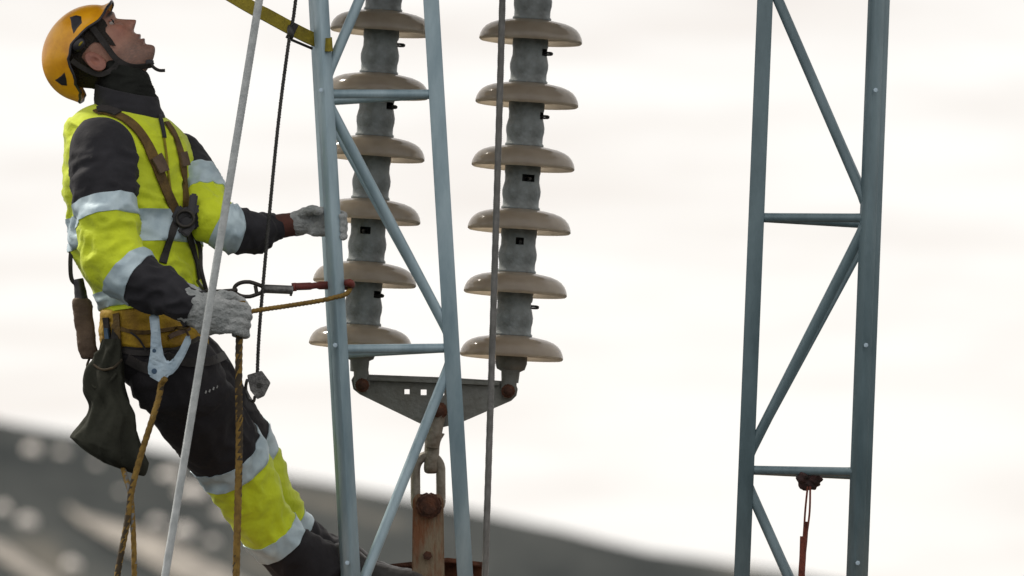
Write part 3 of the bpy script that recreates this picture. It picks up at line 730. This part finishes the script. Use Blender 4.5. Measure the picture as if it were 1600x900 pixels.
# eyes
for s in (-1, 1):
    c = H(.0800, .032 * s, .030); V, F = ellipsoid_geo(c, HF * .0115, HL * .0125, HU * .0080, 18, 12); e = mesh('eye', V, F, M['eye_white'], wk)
    V, F = ellipsoid_geo(c + HF * .0065 + HL * (.003 * s) + HU * .001, HF * .0060, HL * .0078, HU * .0068, 14, 8); mesh('iris', V, F, M['iris'], e)
    # upper lid
    V, F = [], []
    for j in range(7):
        for k in range(13):
            a = -1.25 + 2.5 * k / 12; b = 0.15 + 1.2 * j / 6
            V.append(c + HF * (.0132 * math.cos(a) * math.cos(b)) + HL * (.0142 * math.sin(a)) + HU * (.0098 * math.sin(b) * math.cos(a * .6)))
    F = [(j * 13 + k, j * 13 + k + 1, (j + 1) * 13 + k + 1, (j + 1) * 13 + k) for j in range(6) for k in range(12)]
    mesh('eyelid', V, F, M['ear_skin'], e)
# ears
for s in (-1, 1):
    V, F = [], []; nu, nv = 28, 9
    for j in range(nv):
        t = j / (nv - 1)
        for i in range(nu):
            a = 2 * math.pi * i / nu
            rr_ = (1 - t); px_ = .019 * rr_ * math.cos(a) * (1 - .15 * math.sin(a)) - .004; pu = .031 * rr_ * math.sin(a) - .006
            lift = .012 + .008 * math.sin(math.pi * min(1, rr_ * 1.25)) * (1 if rr_ < .8 else .8) - (.010 * gs(t - .75, .35)) + .010 * (-math.cos(a)) * rr_
            V.append(H(px_ - .012, s * (.069 + lift), pu))
    for j in range(nv - 1):
        for i in range(nu): F.append((j * nu + i, j * nu + (i + 1) % nu, (j + 1) * nu + (i + 1) % nu, (j + 1) * nu + i))
    n0 = len(V)
    for i in range(nu):
        a = 2 * math.pi * i / nu; V.append(H(-.016 + .013 * math.cos(a), s * .060, .024 * math.sin(a) - .006))
    F += [(i, (i + 1) % nu, n0 + (i + 1) % nu, n0 + i) for i in range(nu)]
    mesh('ear', V, F, M['ear_skin'], wk)
# hair: thin cap over the back and temples
V, F = [], []; nu, nv = 48, 18
for j in range(nv + 1):
    for i in range(nu + 1):
        a = -2.35 + 4.7 * i / nu                  # azimuth round the back; 0 = straight back
        front = abs(a) / 2.35
        ulo = lerp(-.045, .030, sstep(.40, .56, front)) - .052 * gs(front - .84, .055); u = lerp(.118, ulo, j / nv)
        q = min(hr, key=lambda r_: abs(r_[0] - u)); f, b, wd = q[1], q[2], q[3]
        ca, sa = -math.cos(a), math.sin(a); k = 1.045 + .012 * noise.noise(Vector((a * 6, u * 60, 0)))
        V.append(H((f + b) / 2 + (f - b) / 2 * ca * k, wd * math.copysign(abs(sa) ** .92, sa) * k, u))
F = [(j * (nu + 1) + i, j * (nu + 1) + i + 1, (j + 1) * (nu + 1) + i + 1, (j + 1) * (nu + 1) + i) for j in range(nv) for i in range(nu)]
mesh('hair', V, F, M['hair'], wk)
# neck gaiter
rows, cen = grid_loft([(P(203, 172, 0), FWD * .068, LEFT * .072), (P(200, 155, 0), FWD * .070, LEFT * .071), (P(197, 138, .005), FWD * .0715, LEFT * .070), (P(191, 120, .01), FWD * .0725, LEFT * .069), (P(186, 106, .015), FWD * .070 , LEFT * .066), (P(181, 96, .018), FWD * .058, LEFT * .060)], 8, 64)
for i, row in enumerate(rows):
    t = i / (len(rows) - 1)
    for p in row: p.z -= 0.18 * t * (p - cen[i]).x
rows = wrinkle(rows, cen, .005, 16, 33, (1, 1, 2.5))
V, F = rows_geo(rows, (True, True)); mesh('neck_gaiter', V, F, M['gaiter'], wk)
# helmet
hl = empty('helmet', H(-.012, 0, .02), parent=wk); hl['label'] = 'scuffed orange climbing helmet with dark vents and chin strap'
HC = (-.012, 0, .024); HA, HB, HZ = .128, .104, .117
def rim_u(a):
    """height of the rim, a = azimuth from straight ahead"""
    a = (a + math.pi) % (2 * math.pi) - math.pi; x = abs(a) / math.pi
    tab = ((0, .066), (.15, .062), (.30, .053), (.42, .064), (.52, .066), (.60, .050), (.70, .0), (.78, -.028), (.88, -.036), (1.0, -.038))
    for (x0, v0), (x1, v1) in zip(tab, tab[1:]):
        if x <= x1: return lerp(v0, v1, sstep(x0, x1, x))
    return tab[-1][1]
def shell_pt(a, t, k=1.0):
    """t = 0 crown, 1 rim"""
    ur = rim_u(a) - HC[2]; ph_r = math.acos(max(-1, min(1, ur / HZ))); ph = ph_r * t
    sp = math.sin(ph); ex = 1.0
    x = HA * k * sp * math.cos(a); y = HB * k * sp * math.sin(a); z = HZ * k * math.cos(ph)
    if t > .9: x += .010 * ((t - .9) / .1) ** 2 * math.cos(a) * (1.9 if math.cos(a) > .3 else .4); y += .004 * ((t - .9) / .1) ** 2 * math.sin(a)
    rid = 0.0025 * gs(math.sin(a), .35) * sp
    return H(HC[0] + x, HC[1] + y, HC[2] + z + rid)
nu, nv = 72, 30
V = [shell_pt(2 * math.pi * i / nu, .02 + .98 * j / nv) for j in range(nv + 1) for i in range(nu)] + [shell_pt(2 * math.pi * i / nu, .02 + .98 * j / nv, .955) for j in range(nv, -1, -1) for i in range(nu)]
nrw = 2 * (nv + 1)
F = [(j * nu + i, j * nu + (i + 1) % nu, (j + 1) * nu + (i + 1) % nu, (j + 1) * nu + i) for j in range(nrw - 1) for i in range(nu)]
F += [tuple(range(nu))[::-1], tuple((nrw - 1) * nu + k for k in range(nu))]
sharp(mesh('shell', V, F, M['helmet_shell'], hl), 50)
# dark rim trim
tube('rim_trim', [shell_pt(2 * math.pi * i / 72, 1.0, .985) for i in range(73)], .0035, M['black_plastic'], hl, 8, cap=False)
def shell_local(f_, l_, u_):
    """nearest shell direction to a local point"""
    a = math.atan2(l_ / HB, (f_ - HC[0]) / HA); ur = rim_u(a) - HC[2]; ph_r = math.acos(max(-1, min(1, ur / HZ)))
    ph = math.acos(max(-1, min(1, (u_ - HC[2]) / (HZ))))
    return a, ph / ph_r
def px_local(x, y):
    """head-local coordinates of the visible shell point on photo pixel x, y"""
    o_ = CAM; v = ray(x, y).normalized(); inv = lambda p: Vector(((p - HO).dot(HF), (p - HO).dot(HL), (p - HO).dot(HU)))
    ol = inv(o_) - Vector(HC); vl = Vector((v.dot(HF), v.dot(HL), v.dot(HU))); s = Vector((1 / HA, 1 / HB, 1 / HZ))
    ol = Vector([a * b for a, b in zip(ol, s)]); vl = Vector([a * b for a, b in zip(vl, s)])
    A, B, C = vl.dot(vl), 2 * ol.dot(vl), ol.dot(ol) - 1; D = B * B - 4 * A * C
    t = (-B - math.sqrt(max(0, D))) / (2 * A); q = ol + vl * t
    return Vector((q.x * HA, q.y * HB, q.z * HZ)), D
def vent(poly):
    pts = []
    for x, y in poly: q, D = px_local(x, y); pts.append(q)
    V, F = [], []; m = sum(pts, Vector()) / len(pts); n = len(pts)
    for k, lift in ((1.0, 1.004), (.82, 1.014), (.6, 1.008)):
        for q in pts:
            z = m + (q - m) * k; nrm = Vector((z.x / HA, z.y / HB, z.z / HZ)).length; z = z / nrm * lift
            V.append(H(HC[0] + z.x, HC[1] + z.y, HC[2] + z.z))
    F = [(j * n + i, j * n + (i + 1) % n, (j + 1) * n + (i + 1) % n, (j + 1) * n + i) for j in range(2) for i in range(n)] + [tuple(2 * n + i for i in range(n))]
    mesh('vent', V, F, M['black_plastic'], hl)
vent([(109, 27), (119, 24), (127, 26), (128, 36), (121, 44), (115, 53), (112, 42)])
vent([(86, 125), (95, 119), (101, 113), (104, 124), (105, 134), (96, 133)])
# ear clip, chin strap and buckle
V, F = ellipsoid_geo(H(-.012, -.093, .052), HF * .020, HL * .010, HU * .016, 20, 12); mesh('side_clip', V, F, M['black_plastic'], hl)
V, F = ellipsoid_geo(H(-.006, -.101, .048), HF * .008, HL * .004, HU * .003, 14, 8); mesh('clip_lever', V, F, M['webbing_olive'], hl)
def ribbon(name, pts, nrm, wd, th, m, parent, sub=6):
    pp = smoothpts(pts, sub); nn = [Vector(q).normalized() for q in catmull([tuple(n) for n in nrm], sub)]; V, F = [], []
    n = len(pp)
    for i in range(n):
        t = (pp[min(n - 1, i + 1)] - pp[max(0, i - 1)]).normalized(); nn_ = (nn[i] - t * nn[i].dot(t)).normalized(); b = t.cross(nn_)
        for sx, sy in ((-1, 0), (-1, 1), (1, 1), (1, 0)): V.append(pp[i] + b * (sx * wd / 2) + nn_ * (sy * th))
    F = [(i * 4 + k, i * 4 + (k + 1) % 4, (i + 1) * 4 + (k + 1) % 4, (i + 1) * 4 + k) for i in range(n - 1) for k in range(4)] + [(3, 2, 1, 0), tuple((n - 1) * 4 + k for k in range(4))]
    return sharp(mesh(name, V, F, m, parent, smooth=True), 40)
S_ = [(.045, -.083, .060), (.040, -.080, .035), (.030, -.078, -.005), (.022, -.072, -.045), (.030, -.060, -.080), (.055, -.035, -.106), (.068, -.010, -.116)]
ribbon('chin_strap', [H(*q) for q in S_], [H(q[0] * .2, q[1] * 1.6, q[2] * (.2 if i < 4 else 1.6)) - H(0, 0, 0) for i, q in enumerate(S_)], .015, .003, M['black_webbing'], hl)
S2 = [(-.052, -.093, .040), (-.050, -.080, .01), (-.036, -.074, -.035), (-.005, -.072, -.052), (.016, -.073, -.052)]
ribbon('chin_strap', [H(*q) for q in S2], [-HL for q in S2], .013, .003, M['black_webbing'], hl)
V, F = box_geo(Vector((-.010, -.008, -.006)), Vector((.010, .008, .006)))
bevel(mesh('buckle', [P(234, 97, -.01) + v for v in V], F, M['black_plastic'], hl, smooth=False), .002)
tube('strap_tail', smoothpts([P(235, 99, -.012), P(241, 106, -.014), P(249, 110, -.016), P(258, 110, -.016)], 5), .0042, M['black_webbing'], hl, 8)

# ---- gloves: one continuous skin with separate fingers
def chain(pts): 
    c = smoothpts([P(x, y, d) for x, y, d, r_ in pts], 4); rr_ = [q[0] for q in catmull([(p[3],) for p in pts], 4)]
    g = [tube_geo(c, rr_, 14)]
    for e, r_ in ((c[0], rr_[0]), (c[-1], rr_[-1])): g.append(ellipsoid_geo(e, Vector((r_, 0, 0)), Vector((0, r_, 0)), Vector((0, 0, r_)), 12, 8))
    return merge(*g)
def glove(name, chains, lumps, m, label, seed, amp=.0035):
    g = [chain(c) for c in chains] + [ellipsoid_geo(P(*c), Vector(a), Vector(b), Vector(d)) for c, a, b, d in lumps]
    V, F = merge(*g); me = remeshed(V, F, .0036, 3)
    for v in me.vertices: v.co += v.normal * amp * (noise.noise(v.co * 55 + Vector((seed, 0, 0))) + .6 * noise.noise(v.co * 130))
    o = link(me, name, m, wk); o['label'] = label; return o
ch = [[(288, 472, -.292, .050), (304, 482, -.304, .047), (320, 488, -.312, .044)]]
for i in range(4):                                # index on top, little finger below
    y = 474 + i * 12.5; k = (1.0, 1.06, 1.0, .86)[i]
    ch.append([(348, y + 2, -.340, .0135), (368, y + 3, -.340, .0130), (384 * 1 + (k - 1) * 30, y + 8, -.318, .012), (383, y + 11, -.286, .0115), (368, y + 11, -.268, .0105)])
ch.append([(330, 466, -.318, .016), (352, 462, -.300, .0145), (372, 468, -.286, .013), (386, 482, -.284, .0115)])
glove('glove', ch, [((338, 491, -.328), (.050, 0, -.006), (0, .034, 0), (-.004, 0, .050)), ((320, 496, -.316), (.040, 0, -.010), (0, .036, 0), (0, 0, .046))], M['glove'], 'pale grey woolly glove gripping the rope at the hip', 3, .0034)
ch = [[(464, 349, .046, .032), (470, 348, .043, .033), (480, 347, .040, .030)]]
for i in range(4):
    y = 328 + i * 10.5
    ch.append([(490, y + 2, .026, .0125), (508, y + 3, .014, .0120), (526, y + 6, .010, .0115), (537, y + 9, -.016, .0110), (534, y + 11, -.040, .0095)])
ch.append([(474, 334, .020, .015), (488, 328, -.006, .0135), (500, 330, -.030, .012)])
glove('glove', ch, [((484, 346, .034), (.036, 0, 0), (0, .020, 0), (0, 0, .034))], M['glove'], 'grey glove wrapped round the blue mast', 9, .0025)
tube('cuff', smoothpts([P(422, 356, .036), P(440, 353, .045), P(468, 349, .046)], 6), [.032, .032, .032, .032, .031, .031, .031, .031, .030, .030, .030, .030, .028], M['cuff_red'], wk, 24)

# ---- harness straps laid on the clothes
SV, SF = merge(*SOLIDS); bvh = BVHTree.FromPolygons([tuple(v) for v in SV], SF)
def hit(x, y, lift=.003):
    v = ray(x, y).normalized(); loc, nrm, idx, dist = bvh.ray_cast(CAM, v)
    if loc is None: return P(x, y, -.1), Vector((0, -1, 0))
    if nrm.dot(v) > 0: nrm = -nrm
    return loc + nrm * lift, nrm
har = empty('harness', P(233, 520, 0), parent=wk); har['label'] = 'climbing harness with brown shoulder straps and amber waist belt'
def lay(name, px, wd, m, parent=har, th=.004, lift=.003, sub=4, smooth_n=True):
    hp = [hit(x, y, lift) for x, y in px]; pts = [h[0] for h in hp]; ns = [h[1] for h in hp]
    for _ in range(2):
        pts = [pts[0]] + [pts[i - 1] * .25 + pts[i] * .5 + pts[i + 1] * .25 for i in range(1, len(pts) - 1)] + [pts[-1]]
        ns = [(ns[max(0, i - 1)] + ns[i] * 1.0 + ns[min(len(ns) - 1, i + 1)]).normalized() for i in range(len(ns))]
    return ribbon(name, pts, ns, wd, th, m, parent, sub)
def dens(px, n=5): return [(a, b) for a, b in catmull(px, n)]
lay('shoulder_strap', dens([(150, 178), (160, 176), (174, 179), (194, 187), (214, 204), (232, 232), (247, 268), (259, 300), (273, 330)]), .030, M['webbing_brown'])
lay('shoulder_strap', dens([(258, 192), (268, 206), (277, 226), (284, 258), (288, 296), (289, 328)]), .024, M['webbing_brown'])
lay('back_pad', dens([(152, 176), (162, 175), (174, 178), (184, 182)]), .034, M['black_webbing'], lift=.008)
lay('strap_adjuster', [(241, 245), (247, 258), (252, 270)], .037, M['brown_leather'], lift=.008, th=.006)
lay('strap_adjuster', [(281, 240), (284, 250), (286, 260)], .030, M['brown_leather'], lift=.008, th=.006)
lay('chest_strap', dens([(276, 345), (266, 368), (258, 392), (254, 412)]), .020, M['black_webbing'])
lay('chest_strap', dens([(288, 350), (297, 380), (305, 410), (310, 436)]), .020, M['black_webbing'])
# chest buckle cluster
cb, cn = hit(282, 346, .018)
for i, (dx, dz, r_, ln) in enumerate(((-.018, .012, .015, .02), (.012, .020, .013, .024), (.0, -.010, .017, .022), (-.020, -.018, .012, .02), (.022, -.004, .013, .02), (.018, .034, .010, .03), (.008, -.026, .010, .02))):
    V, F = box_geo(Vector((-ln, -.010, -r_)), Vector((ln, .010, r_))); Rt = Matrix.Rotation(.5 * i - .8, 4, 'Y') @ Matrix.Rotation(.3 * math.sin(i * 2), 4, 'Z')
    V = [cb + Vector((dx, -.004 * i % .012, dz)) + (Rt @ v) for v in V]
    bevel(mesh('buckle', V, F, M['black_plastic'], har, smooth=False), .004)
tor = [cb + Vector((.022 * math.cos(a), -.016, .020 * math.sin(a))) for a in [2 * math.pi * k / 20 for k in range(21)]]
V, F = tube_geo(tor, .0042, 8, cap=False); mesh('attachment_ring', V, F, M['ring_dark'], har)
# waist belt: padded amber segments
BELT = [(237, 486, .140, .108), (238, 492, .147, .114), (239, 508, .149, .117), (240, 524, .151, .119), (242, 540, .152, .119), (243, 547, .148, .115)]
rows, cen = grid_loft(torso_rings(BELT, 0, -.008), 5, 96, 2.2); rows = wrinkle(rows, cen, .005, 16, 14)
n = len(rows) - 1
V, F = rows_geo(rows, (True, True)); mesh('waist_belt', V, F, M['webbing_amber'], har); SOLIDS.append((V, F))
SV, SF = merge(*SOLIDS); bvh = BVHTree.FromPolygons([tuple(v) for v in SV], SF)
lay('belt_webbing', dens([(176, 510), (200, 517), (230, 519), (262, 516), (292, 510)]), .010, M['webbing_brown'], lift=.002)
lay('belt_webbing', dens([(178, 543), (205, 551), (235, 552), (262, 549), (290, 545)]), .014, M['black_webbing'], lift=.002)
lay('belt_webbing', dens([(183, 490), (185, 515), (188, 545)]), .018, M['webbing_brown'], lift=.004)
lay('belt_webbing', dens([(168, 496), (170, 518), (173, 545)]), .022, M['black_webbing'], lift=.004)
lay('belt_webbing', dens([(205, 520), (218, 530), (228, 548)]), .005, M['black_webbing'], lift=.003)
lay('belt_webbing', dens([(262, 528), (278, 520), (294, 512)]), .012, M['brown_leather'], lift=.004)
lay('leg_loop', dens([(200, 560), (222, 572), (244, 580), (262, 578)]), .026, M['black_webbing'], lift=.003)
lay('leg_loop', dens([(262, 556), (290, 566), (322, 566), (350, 556)]), .022, M['black_webbing'], lift=.003)
lay('side_strap', dens([(172, 512), (172, 528), (174, 545)]), .014, M['strap_blue'], lift=.010)
# zip opening of the jacket
lay('zip', dens([(247, 178), (250, 190), (253, 204), (255, 216)]), .012, M['dark_cloth'], jk, lift=.003)
lay('zip', dens([(255, 216), (259, 245), (262, 275), (266, 305)]), .006, M['webbing_olive'], jk, lift=.002, th=.003)
# embroidered marks on the thigh
for x, y in ((321, 612.5), (327, 610.5), (333, 607), (338.5, 604.5)):
    lay('embroidered_mark', [(x - .8, y + 2.2), (x + .6, y - 2.2)], .0042, M['embroidery'], tr, th=.0012, lift=.0012, sub=2)
# back strap with tool sheath
ts = empty('tool_sheath', P(137, 570, -.02), 'long brown leather tool sheath hanging on a black strap behind the back', 'sheath')
SD = -.08
ribbon('hanging_strap', [P(112, 385, SD + .03), P(110, 410, SD), P(112, 436, SD), P(122, 446, SD)], [Vector((0, -1, 0))] * 4, .011, .004, M['black_webbing'], ts)
tube('neck', smoothpts([P(122, 436, SD), P(125, 452, SD), P(127, 468, SD)], 4), [.013, .014, .014, .014, .015, .016, .016, .017, .018], M['black_plastic'], ts, 14)
rows, cen = grid_loft([(P(x, y, SD), Vector((hw, 0, 0)), Vector((0, hd, 0))) for x, y, hw, hd in ((127, 466, .017, .014), (128, 472, .024, .018), (131, 500, .024, .018), (135, 535, .0235, .018), (139, 556, .022, .017), (140, 561, .016, .012))], 6, 32, 3.2)
rows = wrinkle(rows, cen, .003, 25, 8); V, F = rows_geo(rows, (True, True)); mesh('sheath', V, F, M['brown_leather'], ts)
tube('cord', smoothpts([P(140, 560, SD), P(136, 572, SD), P(142, 580, SD), P(150, 574, SD), P(145, 562, SD)], 5), .003, M['rope_black'], ts, 8)
# bag
BD = -.13
rows, cen = grid_loft([(P(x, y, BD), Vector((hw * PXM, 0, -tl * PXM)), Vector((0, hd, 0))) for x, y, hw, hd, tl in tuple(((a + b) / 2, y, (b - a) / 2, hd, tl) for y, a, b, hd, tl in ((530, 168, 186, .015, 0), (546, 160, 190, .025, 0), (562, 148, 191, .034, 2), (586, 133, 191, .044, 3), (612, 129, 196, .050, 3), (640, 140, 205, .050, 4), (668, 131, 212, .055, 8), (696, 118, 222, .060, 14), (708, 120, 226, .060, 19), (722, 134, 222, .050, 19), (732, 165, 208, .025, 8)))], 10, 96, 2.3)
for i, row in enumerate(rows):
    t = i / (len(rows) - 1)
    for k, p in enumerate(row):
        a = 2 * math.pi * k / len(row); dv = p - cen[i]
        p += dv * (.20 * (1 - t * .35) * math.sin(a * 7 + 3 * noise.noise(Vector((t * 3, 0, 0)))) * .6)
rows = wrinkle(rows, cen, .014, 11, 51, (1.4, 1, .45))
bag = empty('tool_bag', P(176, 736, BD), 'dark olive cloth tool bag hanging from the harness below the hip', 'bag')
V, F = rows_geo(rows, (True, True)); mesh('bag_body', V, F, M['bag_cloth'], bag)
ribbon('bag_strap', [P(182, 500, BD + .02), P(180, 520, BD - .005), P(177, 540, BD - .02)], [Vector((0, -1, 0))] * 3, .018, .004, M['black_webbing'], bag)
tube('drawstring', smoothpts([P(146, 570, BD - .03), P(160, 578, BD - .045), P(178, 574, BD - .045), P(190, 562, BD - .03)], 6), .0035, M['rope_black'], bag, 8)
tube('drawstring', smoothpts([P(140, 592, BD - .03), P(148, 606, BD - .045), P(166, 600, BD - .05), P(182, 584, BD - .045)], 6), .004, M['bag_cloth'], bag, 8)
# hook with its two prongs
KD = -.235
hk = empty('scaffold_hook', P(250, 600, KD), 'pale blue alloy forked hook lying against the amber waist belt', 'hook')
plate('hook_body', [(233, 492), (240, 488), (248, 491), (250, 512), (252, 535), (256, 556), (262, 566), (270, 562), (281, 545), (290, 526), (294, 523), (299, 527), (298, 536), (289, 556), (278, 575), (270, 584), (261, 588), (258, 596), (252, 601), (247, 596), (240, 592), (232, 587), (231, 574), (235, 550), (236, 520)], KD, .014, M['hook_alloy'], hk, .004)
tube('gate', [P(279, 494, KD), P(296, 527, KD)], .0032, M['brown_leather'], hk, 8)
V, F = tube_geo([P(241, 580, KD - .010), P(241, 580, KD + .010)], .007, 12); sharp(mesh('rivet', V, F, M['strap_blue'], hk))
V, F = tube_geo([P(241, 548, KD - .009), P(241, 548, KD + .009)], .005, 12); sharp(mesh('rivet', V, F, M['strap_blue'], hk))
# ropes hanging from the worker
YB_ = [M['rope_yellow'], M['rope_black']]
o = rope('lanyard_rope', line([(258, 592, KD - .012), (252, 600, KD), (248, 622, KD), (238, 655, KD - .01), (222, 705, KD), (207, 760, KD), (198, 820, KD), (184, 895, KD), (176, 980, KD)], 6), .0080, YB_, twist=60, lobes=6, lobe=.05, pattern='braid'); tag(o, 'yellow brown lanyard rope hanging from the forked hook past the bag', 'rope')
o = rope('hanging_cord', line([(190, 722, BD), (196, 745, BD - .06), (204, 772, BD - .10), (207, 810, BD - .10), (209, 850, BD - .10), (210, 900, BD - .10), (211, 980, BD - .10)], 6), .0070, [M['rope_yellow'], M['grey_cable'], M['rope_black']], twist=90, lobe=.06, pattern='braid'); tag(o, 'greyish cord hanging from beneath the olive tool bag', 'rope')
o = rope('climbing_rope', line([(378, 470, -.312), (378, 500, -.308), (374, 530, -.305), (373, 600, -.30), (374, 680, -.29), (372, 780, -.29), (369, 900, -.29), (368, 1000, -.29)], 6), .0092, YB_, twist=60, lobes=6, lobe=.05, pattern='braid'); tag(o, 'yellow and black rope hanging straight down from the gloved hand at the hip', 'rope')
o = rope('work_rope', line([(372, 496, -.30), (392, 487, -.29), (450, 478, -.20), (500, 470, -.115), (522, 465, -.098), (540, 460, -.06), (547, 450, -.02), (540, 444, .0)], 6), .0062, YB_, twist=150, pattern=[0, 0, 0], lobe=.1); tag(o, 'yellow rope running from the gloved hand round the blue mast', 'rope')
# positioning lanyard: cable, thimble, sleeve, red sheath
pl = empty('positioning_lanyard', P(320, 455, -.12), 'steel lanyard with thimble eye and red sheath fixed to the blue mast', 'lanyard')
cA, _ = hit(304, 440, .01)
tube('cable', smoothpts([cA, P(320, 453, -.16), P(342, 455, -.14), P(370, 453, -.11)], 5), .0048, M['ring_dark'], pl, 10)
th_ = [P(385 + (19 * math.cos(a) if math.cos(a) < 0 else 34 * math.cos(a)), 452 - 11.5 * math.sin(a) * (1 if math.cos(a) < 0.2 else (1 - .75 * (math.cos(a) - .2))), -.10) for a in [2 * math.pi * k / 40 for k in range(41)]]
V, F = tube_geo(th_, .0052, 10, cap=False); mesh('thimble', V, F, M['ring_dark'], pl)
tube('crimp', [P(399, 446, -.10), P(401, 458, -.10)], .005, M['ring_dark'], pl, 10)
tube('ferrule', [P(410, 451, -.10), P(457, 453, -.085)], [.011, .011], M['block_metal'], pl, 16)
tube('pin', [P(453, 459, -.085), P(456, 459, -.084)], .006, M['galv_dark'], pl, 10)
tube('red_sheath', smoothpts([P(459, 448, -.082), P(485, 447, -.05), P(495, 446, -.035), P(520, 446, -.005), P(545, 447, .0)], 5), [.0095] * 6 + [.008] * 5 + [.0105] * 10, M['sleeve_red'], pl, 14)
V, F = tube_geo([P(459, 442, -.083), P(460, 455, -.083)], .006, 10); mesh('stop', V, F, M['sleeve_red'], pl)
tube('mast_loop', smoothpts([P(545, 447, .0), P(549, 445, -.02), P(546, 442, -.045), P(538, 443, -.02)], 5), .010, M['sleeve_red'], pl, 12)
tube('chest_line', smoothpts([cb, hit(300, 385, .02)[0], P(314, 420, -.17), P(322, 452, -.16)], 6), .0055, M['black_webbing'], pl, 10)
# pulley block on the dark cable
V, F = [], []
plate('block_cheek', [(386, 586), (409, 579), (423, 598), (413, 619), (402, 624), (391, 610)], -.132, .007, M['block_metal'], dc, .0015)
plate('block_cheek', [(388, 587), (409, 580), (422, 598), (412, 618), (402, 623), (393, 610)], -.104, .007, M['block_metal'], dc, .0015)
V, F = tube_geo([P(405, 602, -.130), P(405, 602, -.106)], .017, 24); sharp(mesh('sheave', V, F, M['galv_dark'], dc))
V, F = tube_geo([P(405, 602, -.142), P(405, 602, -.094)], .007, 8); mesh('axle', V, F, M['galv_dark'], dc, smooth=False)
tube('becket', smoothpts([P(398, 620, -.118), P(396, 627, -.10), P(388, 622, -.06), P(384, 606, -.05), P(386, 594, -.11)], 5), .004, M['block_metal'], dc, 8)
# yellow webbing sling round the blue mast
sl = empty('webbing_sling', P(500, 75, -.02), 'olive yellow webbing sling stretched out to the blue mast above the worker', 'sling')
ribbon('webbing', [P(-112, -298, -.12), P(120, -155, -.11), P(362, -6, -.09), P(420, 26, -.06), P(455, 45, -.035), P(490, 62, -.012), P(512, 68, -.004)], [Vector((0, -1, .25))] * 7, .034, .006, M['webbing_olive'], sl)
ribbon('webbing', [P(512, 68, -.006), P(517, 69, -.03), P(515, 70, -.06), P(508, 70, -.045)], [Vector((1, 0, 0)), Vector((1, -.4, 0)), Vector((.2, -1, 0)), Vector((-.2, -1, 0))], .034, .004, M['webbing_olive'], sl)
tube('stitched_edge', [P(455, 62, -.03), P(488, 76, -.012)], .0035, M['black_webbing'], sl, 8)
ribbon('choker_wrap', [P(462, 38, -.045), P(456, 50, -.05), P(451, 60, -.045)], [Vector((0, -1, 0))] * 3, .016, .007, M['black_webbing'], sl)

# ------------------------------------------------------------------ red rope tied to the far mast
kt = empty('tied_rope', P(1262, 760, .05), 'dark red rope knotted to the rung of the teal mast and hanging down', 'rope')
KZ = .06
V, F = merge(ellipsoid_geo(P(1264, 752, KZ - .01), Vector((.028, 0, 0)), Vector((0, .026, 0)), Vector((0, 0, .022))), ellipsoid_geo(P(1256, 745, KZ - .02), Vector((.018, 0, .006)), Vector((0, .024, 0)), Vector((0, 0, .016))), ellipsoid_geo(P(1273, 745, KZ - .02), Vector((.018, 0, -.006)), Vector((0, .024, 0)), Vector((0, 0, .017))))
me = remeshed(V, F, .003, 1)
for v in me.vertices: v.co += v.normal * .005 * (1 - abs(math.sin((v.co.x * .6 + v.co.z) * 190)))
link(me, 'knot', M['knot_dark'], kt)
for pts in ([(1262, 760, .02), (1258, 800, .02), (1256, 838, .02), (1254, 862, .02)], [(1266, 760, .02), (1265, 800, .012), (1260, 838, .014), (1256, 862, .018)]):
    tube('strand', line(pts, 6), .0026, M['rope_red'], kt, 8)
ribbon('tail', [P(1259, 815, .02), P(1257, 845, .02), P(1254, 875, .02), P(1253, 905, .02), P(1252, 990, .02)], [Vector((.3, -1, 0))] * 5, .012, .006, M['rope_red'], kt)
ribbon('tail', [P(1256, 838, .012), P(1255, 870, .012), P(1253, 905, .012), P(1251, 985, .012)], [Vector((-.5, -1, 0))] * 4, .016, .006, M['rope_red'], kt)
